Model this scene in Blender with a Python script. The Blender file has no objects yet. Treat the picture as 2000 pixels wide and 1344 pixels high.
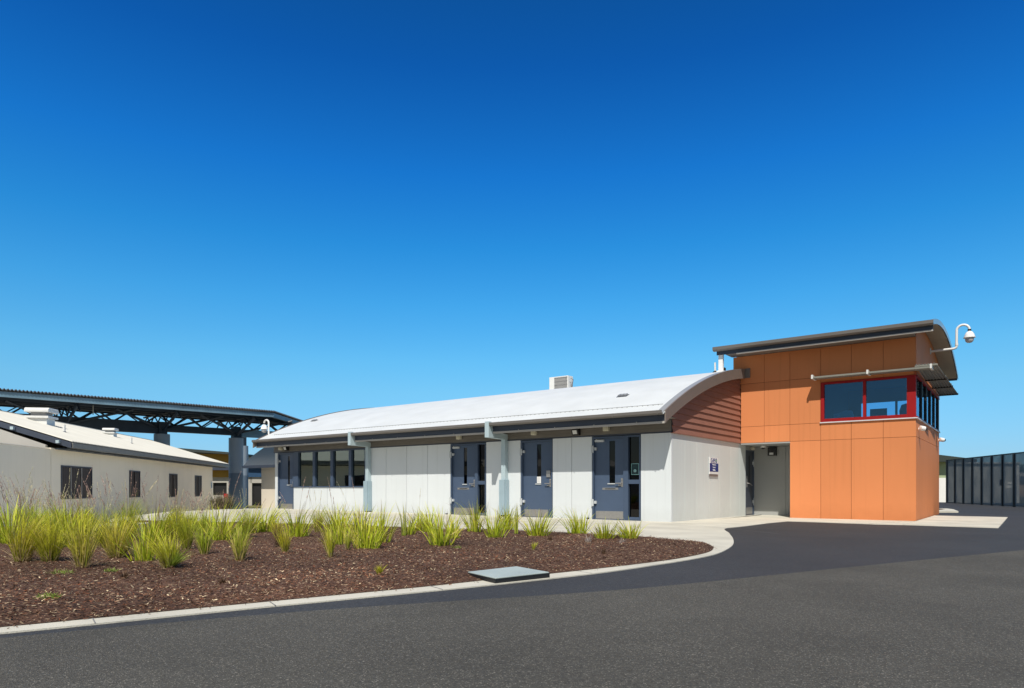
import bpy, bmesh, math, random
from mathutils import Vector, Matrix, noise
from mathutils.geometry import tessellate_polygon, delaunay_2d_cdt
import numpy as np
rnd = random.Random(7)
SC = bpy.context.scene
COL = SC.collection
R = math.radians

# ------------------------------------------------------------------ helpers
class MB:
    def __init__(s): s.v = []; s.f = []
    def poly(s, pts):
        n = len(s.v); s.v += [tuple(p) for p in pts]; s.f.append(tuple(range(n, n+len(pts)))); return s
    def box(s, x0, x1, y0, y1, z0, z1, M=None):
        n = len(s.v)
        p = [Vector((x, y, z)) for z in (z0, z1) for x, y in ((x0, y0), (x1, y0), (x1, y1), (x0, y1))]
        if M: p = [M @ q for q in p]
        s.v += [tuple(q) for q in p]
        s.f += [tuple(n+i for i in q) for q in ((3,2,1,0),(4,5,6,7),(0,1,5,4),(1,2,6,5),(2,3,7,6),(3,0,4,7))]
        return s
    def prism(s, pts, d, M=None):
        """pts: closed outline of 3D points, d: extrusion vector"""
        n = len(s.v); k = len(pts); d = Vector(d)
        a = [Vector(p) for p in pts]; b = [p+d for p in a]
        if M: a = [M @ q for q in a]; b = [M @ q for q in b]
        s.v += [tuple(q) for q in a+b]
        s.f.append(tuple(n+i for i in range(k))[::-1]); s.f.append(tuple(n+k+i for i in range(k)))
        for i in range(k):
            j = (i+1) % k; s.f.append((n+i, n+j, n+k+j, n+k+i))
        return s
    def tube(s, pts, r, n=10, caps=True):
        pts = [Vector(p) for p in pts]; rr = r if isinstance(r, (list, tuple)) else [r]*len(pts)
        base = len(s.v); up = None
        for i, p in enumerate(pts):
            if i == 0: t = pts[1]-p
            elif i == len(pts)-1: t = p-pts[i-1]
            else: t = (pts[i+1]-p).normalized()+(p-pts[i-1]).normalized()
            t.normalize()
            if up is None: up = Vector((0,0,1)) if abs(t.z) < .9 else Vector((1,0,0))
            a = t.cross(up).normalized(); b = a.cross(t).normalized(); up = b
            for k in range(n):
                an = 2*math.pi*k/n
                s.v.append(tuple(p+(a*math.cos(an)+b*math.sin(an))*rr[i]))
        for i in range(len(pts)-1):
            for k in range(n):
                k2 = (k+1) % n
                s.f.append((base+i*n+k, base+i*n+k2, base+(i+1)*n+k2, base+(i+1)*n+k))
        if caps:
            s.f.append(tuple(base+k for k in range(n))[::-1])
            s.f.append(tuple(base+(len(pts)-1)*n+k for k in range(n)))
        return s
    def lathe(s, c, prof, n=24):
        """prof list of (r,z) about vertical axis at c"""
        base = len(s.v)
        for r, z in prof:
            for k in range(n):
                a = 2*math.pi*k/n; s.v.append((c[0]+r*math.cos(a), c[1]+r*math.sin(a), c[2]+z))
        for i in range(len(prof)-1):
            for k in range(n):
                k2 = (k+1) % n; s.f.append((base+i*n+k, base+i*n+k2, base+(i+1)*n+k2, base+(i+1)*n+k))
        s.f.append(tuple(base+k for k in range(n))[::-1]); s.f.append(tuple(base+(len(prof)-1)*n+k for k in range(n)))
        return s
    def build(s, name, m, parent=None, smooth=False, bevel=0, M=None):
        me = bpy.data.meshes.new(name); v = s.v
        if M: v = [tuple(M @ Vector(q)) for q in v]
        me.from_pydata(v, [], s.f); me.materials.append(m)
        bm = bmesh.new(); bm.from_mesh(me); bmesh.ops.recalc_face_normals(bm, faces=bm.faces); bm.to_mesh(me); bm.free()
        if smooth:
            for p in me.polygons: p.use_smooth = True
            try: me.set_sharp_from_angle(angle=R(38))
            except Exception: pass
        o = bpy.data.objects.new(name, me); COL.objects.link(o)
        if parent: attach(o, parent)
        if bevel:
            b = o.modifiers.new('bevel', 'BEVEL'); b.width = bevel; b.segments = 2; b.limit_method = 'ANGLE'
        return o
def wl(o):
    m = Matrix.Translation(o.location) @ o.rotation_euler.to_matrix().to_4x4()
    return wl(o.parent) @ o.matrix_parent_inverse @ m if o.parent else m
def attach(o, parent):
    o.parent = parent; o.matrix_parent_inverse = wl(parent).inverted()
def tag(o, label=None, cat=None, group=None, kind=None):
    if label: o['label'] = label
    if cat: o['category'] = cat
    if group: o['group'] = group
    if kind: o['kind'] = kind
    return o
def thing(name, loc, label, cat, group=None):
    o = bpy.data.objects.new(name, None); COL.objects.link(o); o.location = loc; o.empty_display_size = .3
    return tag(o, label, cat, group)

# ------------------------------------------------------------------ materials
def nodes(name):
    m = bpy.data.materials.new(name); m.use_nodes = True
    nt = m.node_tree; b = nt.nodes['Principled BSDF']; return m, nt, b
def N(nt, t, **k):
    n = nt.nodes.new(t)
    for a, v in k.items():
        if a.startswith('i_'): n.inputs[a[2:].replace('_', ' ')].default_value = v
        else: setattr(n, a, v)
    return n
def mat(name, col, rough=.6, var=.06, scale=3.0, bump=0.0, bscale=60.0, metal=0.0, spec=.5, coat=0, stretch=None):
    m, nt, b = nodes(name)
    tc = N(nt, 'ShaderNodeTexCoord'); src = tc.outputs['Object']
    if stretch:
        mp = N(nt, 'ShaderNodeMapping'); mp.inputs['Scale'].default_value = stretch; nt.links.new(src, mp.inputs[0]); src = mp.outputs[0]
    nz = N(nt, 'ShaderNodeTexNoise'); nz.inputs['Scale'].default_value = scale; nz.inputs['Detail'].default_value = 5
    nt.links.new(src, nz.inputs['Vector'])
    mr = N(nt, 'ShaderNodeMapRange'); mr.inputs['From Min'].default_value = .3; mr.inputs['From Max'].default_value = .7
    mr.inputs['To Min'].default_value = 1-var; mr.inputs['To Max'].default_value = 1+var
    nt.links.new(nz.outputs[0], mr.inputs[0])
    mx = N(nt, 'ShaderNodeVectorMath', operation='SCALE'); mx.inputs[0].default_value = col
    nt.links.new(mr.outputs[0], mx.inputs['Scale']); nt.links.new(mx.outputs[0], b.inputs['Base Color'])
    b.inputs['Roughness'].default_value = rough; b.inputs['Metallic'].default_value = metal
    b.inputs['Specular IOR Level'].default_value = spec
    if bump:
        n2 = N(nt, 'ShaderNodeTexNoise'); n2.inputs['Scale'].default_value = bscale; n2.inputs['Detail'].default_value = 3
        nt.links.new(tc.outputs['Object'], n2.inputs['Vector'])
        bp = N(nt, 'ShaderNodeBump'); bp.inputs['Strength'].default_value = bump; bp.inputs['Distance'].default_value = .02
        nt.links.new(n2.outputs[0], bp.inputs['Height']); nt.links.new(bp.outputs[0], b.inputs['Normal'])
    return m
def corrugated(name, col, axis='X', pitch=.076, rough=.4, dist=.016, ang=0.0, var=.05):
    m = mat(name, col, rough, var, 1.2); nt = m.node_tree; b = nt.nodes['Principled BSDF']
    tc = N(nt, 'ShaderNodeTexCoord'); mp = N(nt, 'ShaderNodeMapping'); mp.inputs['Rotation'].default_value = (0, 0, ang)
    nt.links.new(tc.outputs['Object'], mp.inputs[0])
    w = N(nt, 'ShaderNodeTexWave', wave_type='BANDS', bands_direction=axis, wave_profile='SIN'); w.inputs['Scale'].default_value = 2*math.pi/20/pitch
    nt.links.new(mp.outputs[0], w.inputs[0])
    bp = N(nt, 'ShaderNodeBump'); bp.inputs['Distance'].default_value = dist; bp.inputs['Strength'].default_value = 1
    nt.links.new(w.outputs[0], bp.inputs['Height']); nt.links.new(bp.outputs[0], b.inputs['Normal'])
    return m
def attr_mat(name, rough=.6, transl=0.0, spec=.3):
    m, nt, b = nodes(name)
    a = N(nt, 'ShaderNodeAttribute', attribute_name='Col'); nt.links.new(a.outputs['Color'], b.inputs['Base Color'])
    b.inputs['Roughness'].default_value = rough; b.inputs['Specular IOR Level'].default_value = spec
    if transl:
        t = N(nt, 'ShaderNodeBsdfTranslucent'); nt.links.new(a.outputs['Color'], t.inputs[0])
        mx = N(nt, 'ShaderNodeMixShader'); mx.inputs[0].default_value = transl
        out = nt.nodes['Material Output']
        nt.links.new(b.outputs[0], mx.inputs[1]); nt.links.new(t.outputs[0], mx.inputs[2]); nt.links.new(mx.outputs[0], out.inputs[0])
    return m
def glass(name, tint, ior=1.6, gl=(1, 1, 1)):
    m, nt, b = nodes(name); nt.nodes.remove(b); out = nt.nodes['Material Output']
    t = N(nt, 'ShaderNodeBsdfTransparent'); t.inputs[0].default_value = (*tint, 1)
    g = N(nt, 'ShaderNodeBsdfGlossy'); g.inputs['Roughness'].default_value = .01; g.inputs[0].default_value = (*gl, 1)
    fr = N(nt, 'ShaderNodeFresnel'); fr.inputs[0].default_value = ior
    tc = N(nt, 'ShaderNodeTexCoord'); nz = N(nt, 'ShaderNodeTexNoise'); nz.inputs['Scale'].default_value = .8
    nt.links.new(tc.outputs['Object'], nz.inputs['Vector'])
    bp = N(nt, 'ShaderNodeBump'); bp.inputs['Strength'].default_value = .12; bp.inputs['Distance'].default_value = .02
    nt.links.new(nz.outputs[0], bp.inputs['Height']); nt.links.new(bp.outputs[0], g.inputs['Normal'])
    mx = N(nt, 'ShaderNodeMixShader'); nt.links.new(fr.outputs[0], mx.inputs[0])
    nt.links.new(t.outputs[0], mx.inputs[1]); nt.links.new(g.outputs[0], mx.inputs[2]); nt.links.new(mx.outputs[0], out.inputs[0])
    return m

M_white = mat('white_panel', (.65, .69, .715), .55, .025, .9, stretch=(1, 1, .35))
M_gablewhite = mat('white_side_panel', (.65, .69, .685), .6, .03, .9, stretch=(1, 1, .35))
def weather(m, amt=.05, dirt=.16, ztop=.45, tint=(.62, .55, .45)):
    nt = m.node_tree; b = nt.nodes['Principled BSDF']; src = b.inputs['Base Color'].links[0].from_socket
    ge = N(nt, 'ShaderNodeNewGeometry'); mr = N(nt, 'ShaderNodeMapRange'); mr.inputs[3].default_value = 1-amt; mr.inputs[4].default_value = 1+amt*.6
    nt.links.new(ge.outputs['Random Per Island'], mr.inputs[0])
    s1 = N(nt, 'ShaderNodeVectorMath', operation='SCALE'); nt.links.new(src, s1.inputs[0]); nt.links.new(mr.outputs[0], s1.inputs['Scale'])
    sx = N(nt, 'ShaderNodeSeparateXYZ'); nt.links.new(ge.outputs['Position'], sx.inputs[0])
    nz = N(nt, 'ShaderNodeTexNoise'); nz.inputs['Scale'].default_value = 3.5; nz.inputs['Detail'].default_value = 6; nt.links.new(ge.outputs['Position'], nz.inputs['Vector'])
    ad = N(nt, 'ShaderNodeMath', operation='MULTIPLY_ADD'); nt.links.new(nz.outputs[0], ad.inputs[0]); ad.inputs[1].default_value = -.5; nt.links.new(sx.outputs['Z'], ad.inputs[2])
    m2 = N(nt, 'ShaderNodeMapRange'); m2.inputs[1].default_value = -.32; m2.inputs[2].default_value = ztop-.25; m2.inputs[3].default_value = dirt; m2.inputs[4].default_value = 0; nt.links.new(ad.outputs[0], m2.inputs[0])
    # faint rain streaks
    mp = N(nt, 'ShaderNodeMapping'); mp.inputs['Scale'].default_value = (9, 9, .25); nt.links.new(ge.outputs['Position'], mp.inputs[0])
    n2 = N(nt, 'ShaderNodeTexNoise'); n2.inputs['Scale'].default_value = 1; n2.inputs['Detail'].default_value = 4; nt.links.new(mp.outputs[0], n2.inputs['Vector'])
    m4 = N(nt, 'ShaderNodeMapRange'); m4.inputs[1].default_value = .55; m4.inputs[2].default_value = .8; m4.inputs[3].default_value = 0; m4.inputs[4].default_value = dirt*.7; nt.links.new(n2.outputs[0], m4.inputs[0])
    sm = N(nt, 'ShaderNodeMath', operation='ADD'); nt.links.new(m2.outputs[0], sm.inputs[0]); nt.links.new(m4.outputs[0], sm.inputs[1])
    mx = N(nt, 'ShaderNodeMix', data_type='RGBA', blend_type='MULTIPLY'); nt.links.new(sm.outputs[0], mx.inputs[0]); nt.links.new(s1.outputs[0], mx.inputs[6]); mx.inputs[7].default_value = (*[t_*.5 for t_ in tint], 1)
    nt.links.new(mx.outputs[2], b.inputs['Base Color'])
weather(M_white); weather(M_gablewhite, .03)
M_joint = mat('panel_joint', (.22, .22, .22), .8)
M_recessshade = mat('shaded_recess_panel', (.33, .34, .335), .6, .03, 1)  # white panel greyed down, deep entry shade put into the colour
M_roofwhite = corrugated('white_roof_sheet', (.63, .66, .68), 'X', .076, .5, .006)
M_gutter = mat('gutter_brown_grey', (.14, .128, .118), .45, .06, 2)
M_fascia = mat('fascia_navy', (.040, .052, .080), .5, .08, 2)
M_strip = mat('eave_strip', (.42, .395, .365), .55, .05, 3)
M_barge = mat('barge_taupe', (.185, .155, .138), .45, .05, 2)
M_bargetop = mat('barge_top', (.30, .31, .32), .35, .05, 2)
M_cladgrey = mat('cladding_grey', (.20, .185, .165), .6, .06, 3)
M_cladbrown = mat('cladding_brown', (.27, .125, .095), .55, .06, 3)
M_door = mat('door_blue', (.060, .092, .155), .42, .05, 2.5)
M_frame = mat('frame_blue', (.052, .080, .135), .45, .05, 2.5)
M_steel = mat('brushed_steel', (.40, .39, .38), .38, .08, 20, metal=.7)
M_hinge = mat('hinge_zinc', (.50, .53, .55), .45, .05, 10)
M_post = mat('post_pale_blue', (.40, .50, .545), .45, .05, 2)
M_black = mat('black_plastic', (.012, .012, .013), .5)
M_dark = mat('dark_interior', (.02, .02, .02), .9)
M_beigebox = mat('beige_housing', (.55, .53, .42), .5)
M_lens = mat('lamp_glass', (.6, .62, .62), .2)
M_orange = mat('orange_panel', (.67, .248, .102), .6, .035, .7, stretch=(1, 1, .4), spec=.06)
weather(M_orange, .08, .18)
M_ojoint = mat('orange_joint', (.22, .06, .02), .8)
M_red = mat('red_frame', (.30, .011, .012), .5, .05, 2, spec=.2)
M_sill = mat('pale_sill', (.62, .60, .62), .4)
M_whitep = mat('white_paint', (.80, .80, .79), .35, .03, 4)
M_whitemetal = mat('white_metal', (.72, .72, .70), .4, .05, 4)
M_soffit = corrugated('soffit_sheet', (.52, .47, .37), 'Y', .09, .5, .03)
M_towerroof = corrugated('tower_roof_sheet', (.30, .33, .36), 'Y', .076, .35, .01)
M_awn = mat('awning_sheet', (.24, .24, .22), .45, .06, 3)
M_awnedge = mat('awning_edge', (.22, .22, .19), .4, .05, 3)
M_glassdark = glass('window_glass', (.22, .26, .26), 2.5, (.85, 1, .95))
M_glassdoor = glass('door_glass', (.10, .11, .09), 1.45)
M_glasstower = glass('tower_glass', (.50, .72, .88), 2.0, (.42, .74, 1))
M_conc = mat('concrete', (.56, .535, .46), .8, .13, 1.1, .25, 90)
M_grille = mat('ac_grille', (.28, .28, .28), .5)
M_beige = mat('beige_render', (.90, .825, .68), .75, .035, .7, .1, 60)
weather(M_beige, .0, .14, .1)
M_beigeshade = mat('shaded_beige_gable', (.40, .385, .36), .7, .04, 1)  # darker copy of the beige, gable shade put into the colour
M_beigeroof = corrugated('cream_roof_sheet', (.60, .59, .55), 'X', .10, .5, .02)
M_louver = mat('brown_louver', (.040, .030, .029), .6, .1, 3)
M_steelblue = mat('canopy_steel_blue', (.15, .25, .33), .5, .16, 1.6, stretch=(1, 1, 3))
M_steeldark = mat('canopy_steel_dark', (.018, .030, .046), .5, .15, 2)
M_canopyroof = mat('canopy_roof_sheet', (.10, .10, .10), .45, .1, 2)
M_column = mat('column_grey', (.27, .325, .385), .5, .06, 1)
M_columnlow = mat('column_base_grey', (.12, .165, .22), .5, .06, 1)
M_yellow = mat('yellow_cladding', (.36, .20, .014), .6, .05, 1)
M_blueclad = mat('blue_cladding', (.012, .055, .13), .6, .05, 1)
M_blueroof = corrugated('blue_roof_sheet', (.022, .040, .062), 'X', .12, .4, .03)
M_greenclad = corrugated('green_cladding', (.40, .47, .30), 'X', .25, .5, .05)
M_redbox = mat('red_cabinet', (.55, .01, .015), .4)
M_shedroof = mat('dark_shed_roof', (.035, .045, .04), .6)
M_signblue = mat('sign_blue', (.010, .035, .20), .4)
M_signtext = mat('sign_letter_blue', (.015, .03, .22), .4)
M_green = mat('logo_green', (.25, .5, .08), .5)
M_lid = mat('lid_plate', (.40, .46, .44), .45, .10, 2.5)
M_lidside = mat('lid_edge_black', (.012, .012, .013), .5)

def asphalt(name, c1, c2, c3, sc, bump, rough=.85, mott=.16):
    m, nt, b = nodes(name); tc = N(nt, 'ShaderNodeTexCoord')
    v = N(nt, 'ShaderNodeTexVoronoi'); v.inputs['Scale'].default_value = sc; nt.links.new(tc.outputs['Object'], v.inputs['Vector'])
    cr = N(nt, 'ShaderNodeValToRGB'); e = cr.color_ramp.elements
    e[0].position = 0; e[0].color = (*c1, 1); e[1].position = .93; e[1].color = (*c2, 1); n_ = e.new(.955); n_.color = (*c3, 1)
    sp = N(nt, 'ShaderNodeSeparateColor'); nt.links.new(v.outputs['Color'], sp.inputs[0]); nt.links.new(sp.outputs[0], cr.inputs[0])
    nz = N(nt, 'ShaderNodeTexNoise'); nz.inputs['Scale'].default_value = .55; nz.inputs['Detail'].default_value = 6; nz.inputs['Roughness'].default_value = .6
    nt.links.new(tc.outputs['Object'], nz.inputs['Vector'])
    n3 = N(nt, 'ShaderNodeTexNoise'); n3.inputs['Scale'].default_value = sc*.28; n3.inputs['Detail'].default_value = 4
    nt.links.new(tc.outputs['Object'], n3.inputs['Vector'])
    mr = N(nt, 'ShaderNodeMapRange'); mr.inputs[1].default_value = .3; mr.inputs[2].default_value = .7; mr.inputs[3].default_value = 1-mott; mr.inputs[4].default_value = 1+mott
    nt.links.new(nz.outputs[0], mr.inputs[0])
    m3 = N(nt, 'ShaderNodeMapRange'); m3.inputs[1].default_value = .25; m3.inputs[2].default_value = .75; m3.inputs[3].default_value = .74; m3.inputs[4].default_value = 1.26
    nt.links.new(n3.outputs[0], m3.inputs[0])
    mu = N(nt, 'ShaderNodeMath', operation='MULTIPLY'); nt.links.new(mr.outputs[0], mu.inputs[0]); nt.links.new(m3.outputs[0], mu.inputs[1])
    sc_ = N(nt, 'ShaderNodeVectorMath', operation='SCALE'); nt.links.new(cr.outputs[0], sc_.inputs[0]); nt.links.new(mu.outputs[0], sc_.inputs['Scale'])
    nt.links.new(sc_.outputs[0], b.inputs['Base Color']); b.inputs['Roughness'].default_value = rough
    b.inputs['Specular IOR Level'].default_value = .3
    bp = N(nt, 'ShaderNodeBump'); bp.inputs['Strength'].default_value = bump; bp.inputs['Distance'].default_value = .008
    nt.links.new(v.outputs['Distance'], bp.inputs['Height']); nt.links.new(bp.outputs[0], b.inputs['Normal'])
    return m
M_asphalt_old = asphalt('asphalt_worn', (.060, .057, .050), (.110, .104, .091), (.24, .225, .195), 185, .8, .85, .2)
M_asphalt_new = asphalt('asphalt_new', (.036, .037, .040), (.050, .051, .055), (.085, .083, .08), 130, .4, .75, .12)
M_mulch = asphalt('mulch_base', (.048, .024, .015), (.125, .066, .043), (.30, .21, .14), 60, 1.0, .95, .4)
M_field = asphalt('dry_field', (.12, .11, .05), (.17, .15, .07), (.2, .18, .09), 8, .5, .95, .3)

# ------------------------------------------------------------------ levels
def gz(x, y):
    z = -.006*(min(y, 22.35)-16.95)-.002*(x+7.45)
    return z+.0015*(y-22.35) if y > 22.35 else z
def clip_poly(pts, y0, keep_below):
    out = []
    for i in range(len(pts)):
        a, b = pts[i], pts[(i+1) % len(pts)]
        ia = (a[1] <= y0) == keep_below or a[1] == y0; ib = (b[1] <= y0) == keep_below or b[1] == y0
        if ia: out.append(a)
        if ia != ib:
            t = (y0-a[1])/(b[1]-a[1]); out.append((a[0]+t*(b[0]-a[0]), y0))
    return out
def slab(name, pts, dz, m, skirt=.35, level=gz):
    """a ground sheet that follows the fall of the site, with a real edge"""
    mb = MB()
    for kb in (True, False):
        q = clip_poly(pts, 22.35, kb)
        if len(q) < 3: continue
        P = [Vector((x, y, level(x, y)+dz)) for x, y in q]
        n = len(mb.v); mb.v += [tuple(p) for p in P]
        for t in tessellate_polygon([[Vector((p.x, p.y, 0)) for p in P]]): mb.f.append(tuple(n+i for i in t))
    for i in range(len(pts)):
        a, b = pts[i], pts[(i+1) % len(pts)]
        if a == b: continue
        za, zb = level(*a)+dz, level(*b)+dz
        mb.poly([(a[0], a[1], za-skirt), (b[0], b[1], zb-skirt), (b[0], b[1], zb), (a[0], a[1], za)])
    me = bpy.data.meshes.new(name); me.from_pydata(mb.v, [], mb.f); me.materials.append(m)
    bm = bmesh.new(); bm.from_mesh(me)
    bmesh.ops.remove_doubles(bm, verts=bm.verts, dist=.0005)
    bmesh.ops.recalc_face_normals(bm, faces=bm.faces)
    up = sum(f.normal.z*f.calc_area() for f in bm.faces)
    if up < 0: bmesh.ops.reverse_faces(bm, faces=bm.faces)
    bm.to_mesh(me); bm.free()
    o = bpy.data.objects.new(name, me); COL.objects.link(o); return o
def smooth_line(pts, k=6):
    """Catmull-Rom through the points"""
    P = [pts[0]]+list(pts)+[pts[-1]]; out = []
    for i in range(1, len(P)-2):
        p0, p1, p2, p3 = P[i-1:i+3]
        for j in range(k):
            t = j/k
            out.append(tuple(.5*((2*p1[a])+(-p0[a]+p2[a])*t+(2*p0[a]-5*p1[a]+4*p2[a]-p3[a])*t*t+(-p0[a]+3*p1[a]-3*p2[a]+p3[a])*t**3) for a in (0, 1)))
    out.append(tuple(pts[-1])); return out

# ------------------------------------------------------------------ ground
g = MB(); g.poly([(-900, -300, -.62), (900, -300, -.62), (900, 1500, -.62), (-900, 1500, -.62)])
tag(g.build('ground', M_field), kind='structure')
tag(slab('asphalt_drive', [(-25, -14), (30, -14), (30, 50.6), (-7.2, 50.6), (-7.2, 18), (-15, 14.5), (-15, 9), (-13, 3), (-16, -4)], -.010, M_asphalt_new, .6), kind='structure')
LIGHT = [(-4.9, -.2), (-4.46, 1.3), (-4.16, 2.13), (-3.7, 3.16), (-2.92, 4.57), (-2.48, 5.52), (-2.0, 6.84), (-1.38, 8.56), (0, 12.26), (2.6, 20), (6, 30), (30, 30), (30, -14), (-9, -14)]
tag(slab('road', smooth_line(LIGHT[:9], 4)+LIGHT[9:], -.005, M_asphalt_old, .05), kind='structure')
KERB = smooth_line([(-5.2, 17.75), (-5.31, 15.11), (-4.6, 13.2), (-4.02, 11.72), (-3.53, 10.26), (-3.23, 8.86), (-3.19, 8.0), (-3.26, 6.99), (-3.37, 6.0), (-3.59, 4.95), (-3.81, 4.1), (-4.01, 3.42), (-4.2, 2.78), (-4.35, 2.23), (-4.48, 1.75), (-4.6, 1.34), (-4.81, .75), (-5.9, -2.2)], 5)
# sharp meeting of path and drive in front of the side door
KERB = [p for p in KERB if p[1] < 14.9]
path_pts = [(-7.9, 25.4), (-2.44, 25.4), (-2.44, 19.60), (-3.09, 19.46), (-4.55, 19.7), (-5.22, 19.7), (-5.31, 18.13), (-5.26, 16.34), (-5.31, 15.11)]+KERB+\
           [(-6.1, -2.2), (-8, 1.5), (-14, 8.4), (-17.0, 8.3), (-19.27, 8.03), (-21.34, 9.54), (-24.05, 11.96), (-25.37, 14.74), (-25.34, 16.43), (-26.2, 17.3), (-26.2, 25.4)]
tag(slab('concrete_path', path_pts, 0, M_conc, .5), kind='structure')
tag(slab('concrete_apron', [(-2.425, 19.60), (-.48, 19.5), (-.42, 27.0), (-2.425, 27.0)], .004, M_conc, .4), kind='structure')
isl = slab('kerb_island', [(-6, 30.3), (-2.56, 30.38), (-1.99, 30.82), (-2.33, 33.34), (-2.61, 34.28), (-6, 34.5)], .05, M_conc, .3); tag(isl, kind='structure')
isl2 = slab('island_mulch', [(-6, 31.4), (-2.75, 31.5), (-2.6, 33.0), (-2.9, 33.9), (-6, 34.0)], .056, M_mulch, .02); tag(isl2, kind='structure')

MF = [(-3.61, 9.71), (-3.42, 9.1), (-3.34, 8.5), (-3.36, 7.47), (-3.6, 6.02), (-3.85, 4.98), (-4.01, 4.2), (-4.18, 3.56), (-4.36, 2.91), (-4.52, 2.33), (-4.65, 1.82), (-4.77, 1.39), (-5.0, .78), (-6.0, -2.0)]
MBK = [(-15.4, 1.5), (-16.3, 5.57), (-17.2, 7.19), (-17.06, 8.11), (-15.7, 8.66), (-14.1, 9.47), (-12.92, 9.76), (-10.98, 10.21), (-9.48, 10.53), (-8.27, 10.95), (-7.0, 10.98), (-5.24, 10.86), (-4.35, 10.7), (-4.0, 10.4), (-3.61, 9.71)]
BED = smooth_line(MF, 5)[:-1]+smooth_line([(-6.0, -2.0)]+MBK, 4)[:-1]
def in_poly(x, y, P):
    c = False; j = len(P)-1
    for i in range(len(P)):
        xi, yi = P[i]; xj, yj = P[j]
        if (yi > y) != (yj > y) and x < (xj-xi)*(y-yi)/(yj-yi)+xi: c = not c
        j = i
    return c
BA = np.array(BED); BB = np.roll(BA, -1, 0)
def edge_dist(x, y):
    p = np.array((x, y)); d = BB-BA; L2 = (d*d).sum(1)+1e-9
    t = np.clip(((p-BA)*d).sum(1)/L2, 0, 1); q = BA+d*t[:, None]
    return float(np.sqrt(((q-p)**2).sum(1)).min())
def bed_z(x, y, ed=None):
    ed = edge_dist(x, y) if ed is None else ed
    k = min(1, ed/.5); k = k*k*(3-2*k)
    return gz(x, y)+.004+k*(.045+.03*noise.noise(Vector((x*.8, y*.8, 0))))+.012*min(1, ed/.1)*noise.noise(Vector((x*7, y*7, 3)))
def make_bed():
    pts = [Vector(p) for p in BED]; n = len(pts); r = random.Random(3)
    x0, x1 = min(p[0] for p in BED), max(p[0] for p in BED); y0, y1 = min(p[1] for p in BED), max(p[1] for p in BED)
    x = x0
    while x < x1:
        y = y0
        while y < y1:
            d = math.hypot(x, y); st = .07 if d < 8 else .14
            a, b = x+r.uniform(-.02, .02), y+r.uniform(-.02, .02)
            if in_poly(a, b, BED) and edge_dist(a, b) > .03: pts.append(Vector((a, b)))
            y += st
        x += .07 if x > -9 else .14
    vs, es, fs, *_ = delaunay_2d_cdt(pts, [(i, (i+1) % n) for i in range(n)], [], 1, 1e-6)
    me = bpy.data.meshes.new('mulch_bed')
    V = [(v.x, v.y, bed_z(v.x, v.y)) for v in vs]
    me.from_pydata(V, [], [tuple(f) for f in fs]); me.materials.append(M_mulch)
    for p in me.polygons: p.use_smooth = True
    bm = bmesh.new(); bm.from_mesh(me)
    if sum(f.normal.z for f in bm.faces) < 0: bmesh.ops.reverse_faces(bm, faces=bm.faces)
    bm.to_mesh(me); bm.free()
    o = bpy.data.objects.new('mulch_bed', me); COL.objects.link(o); tag(o, kind='structure')
make_bed()

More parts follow.
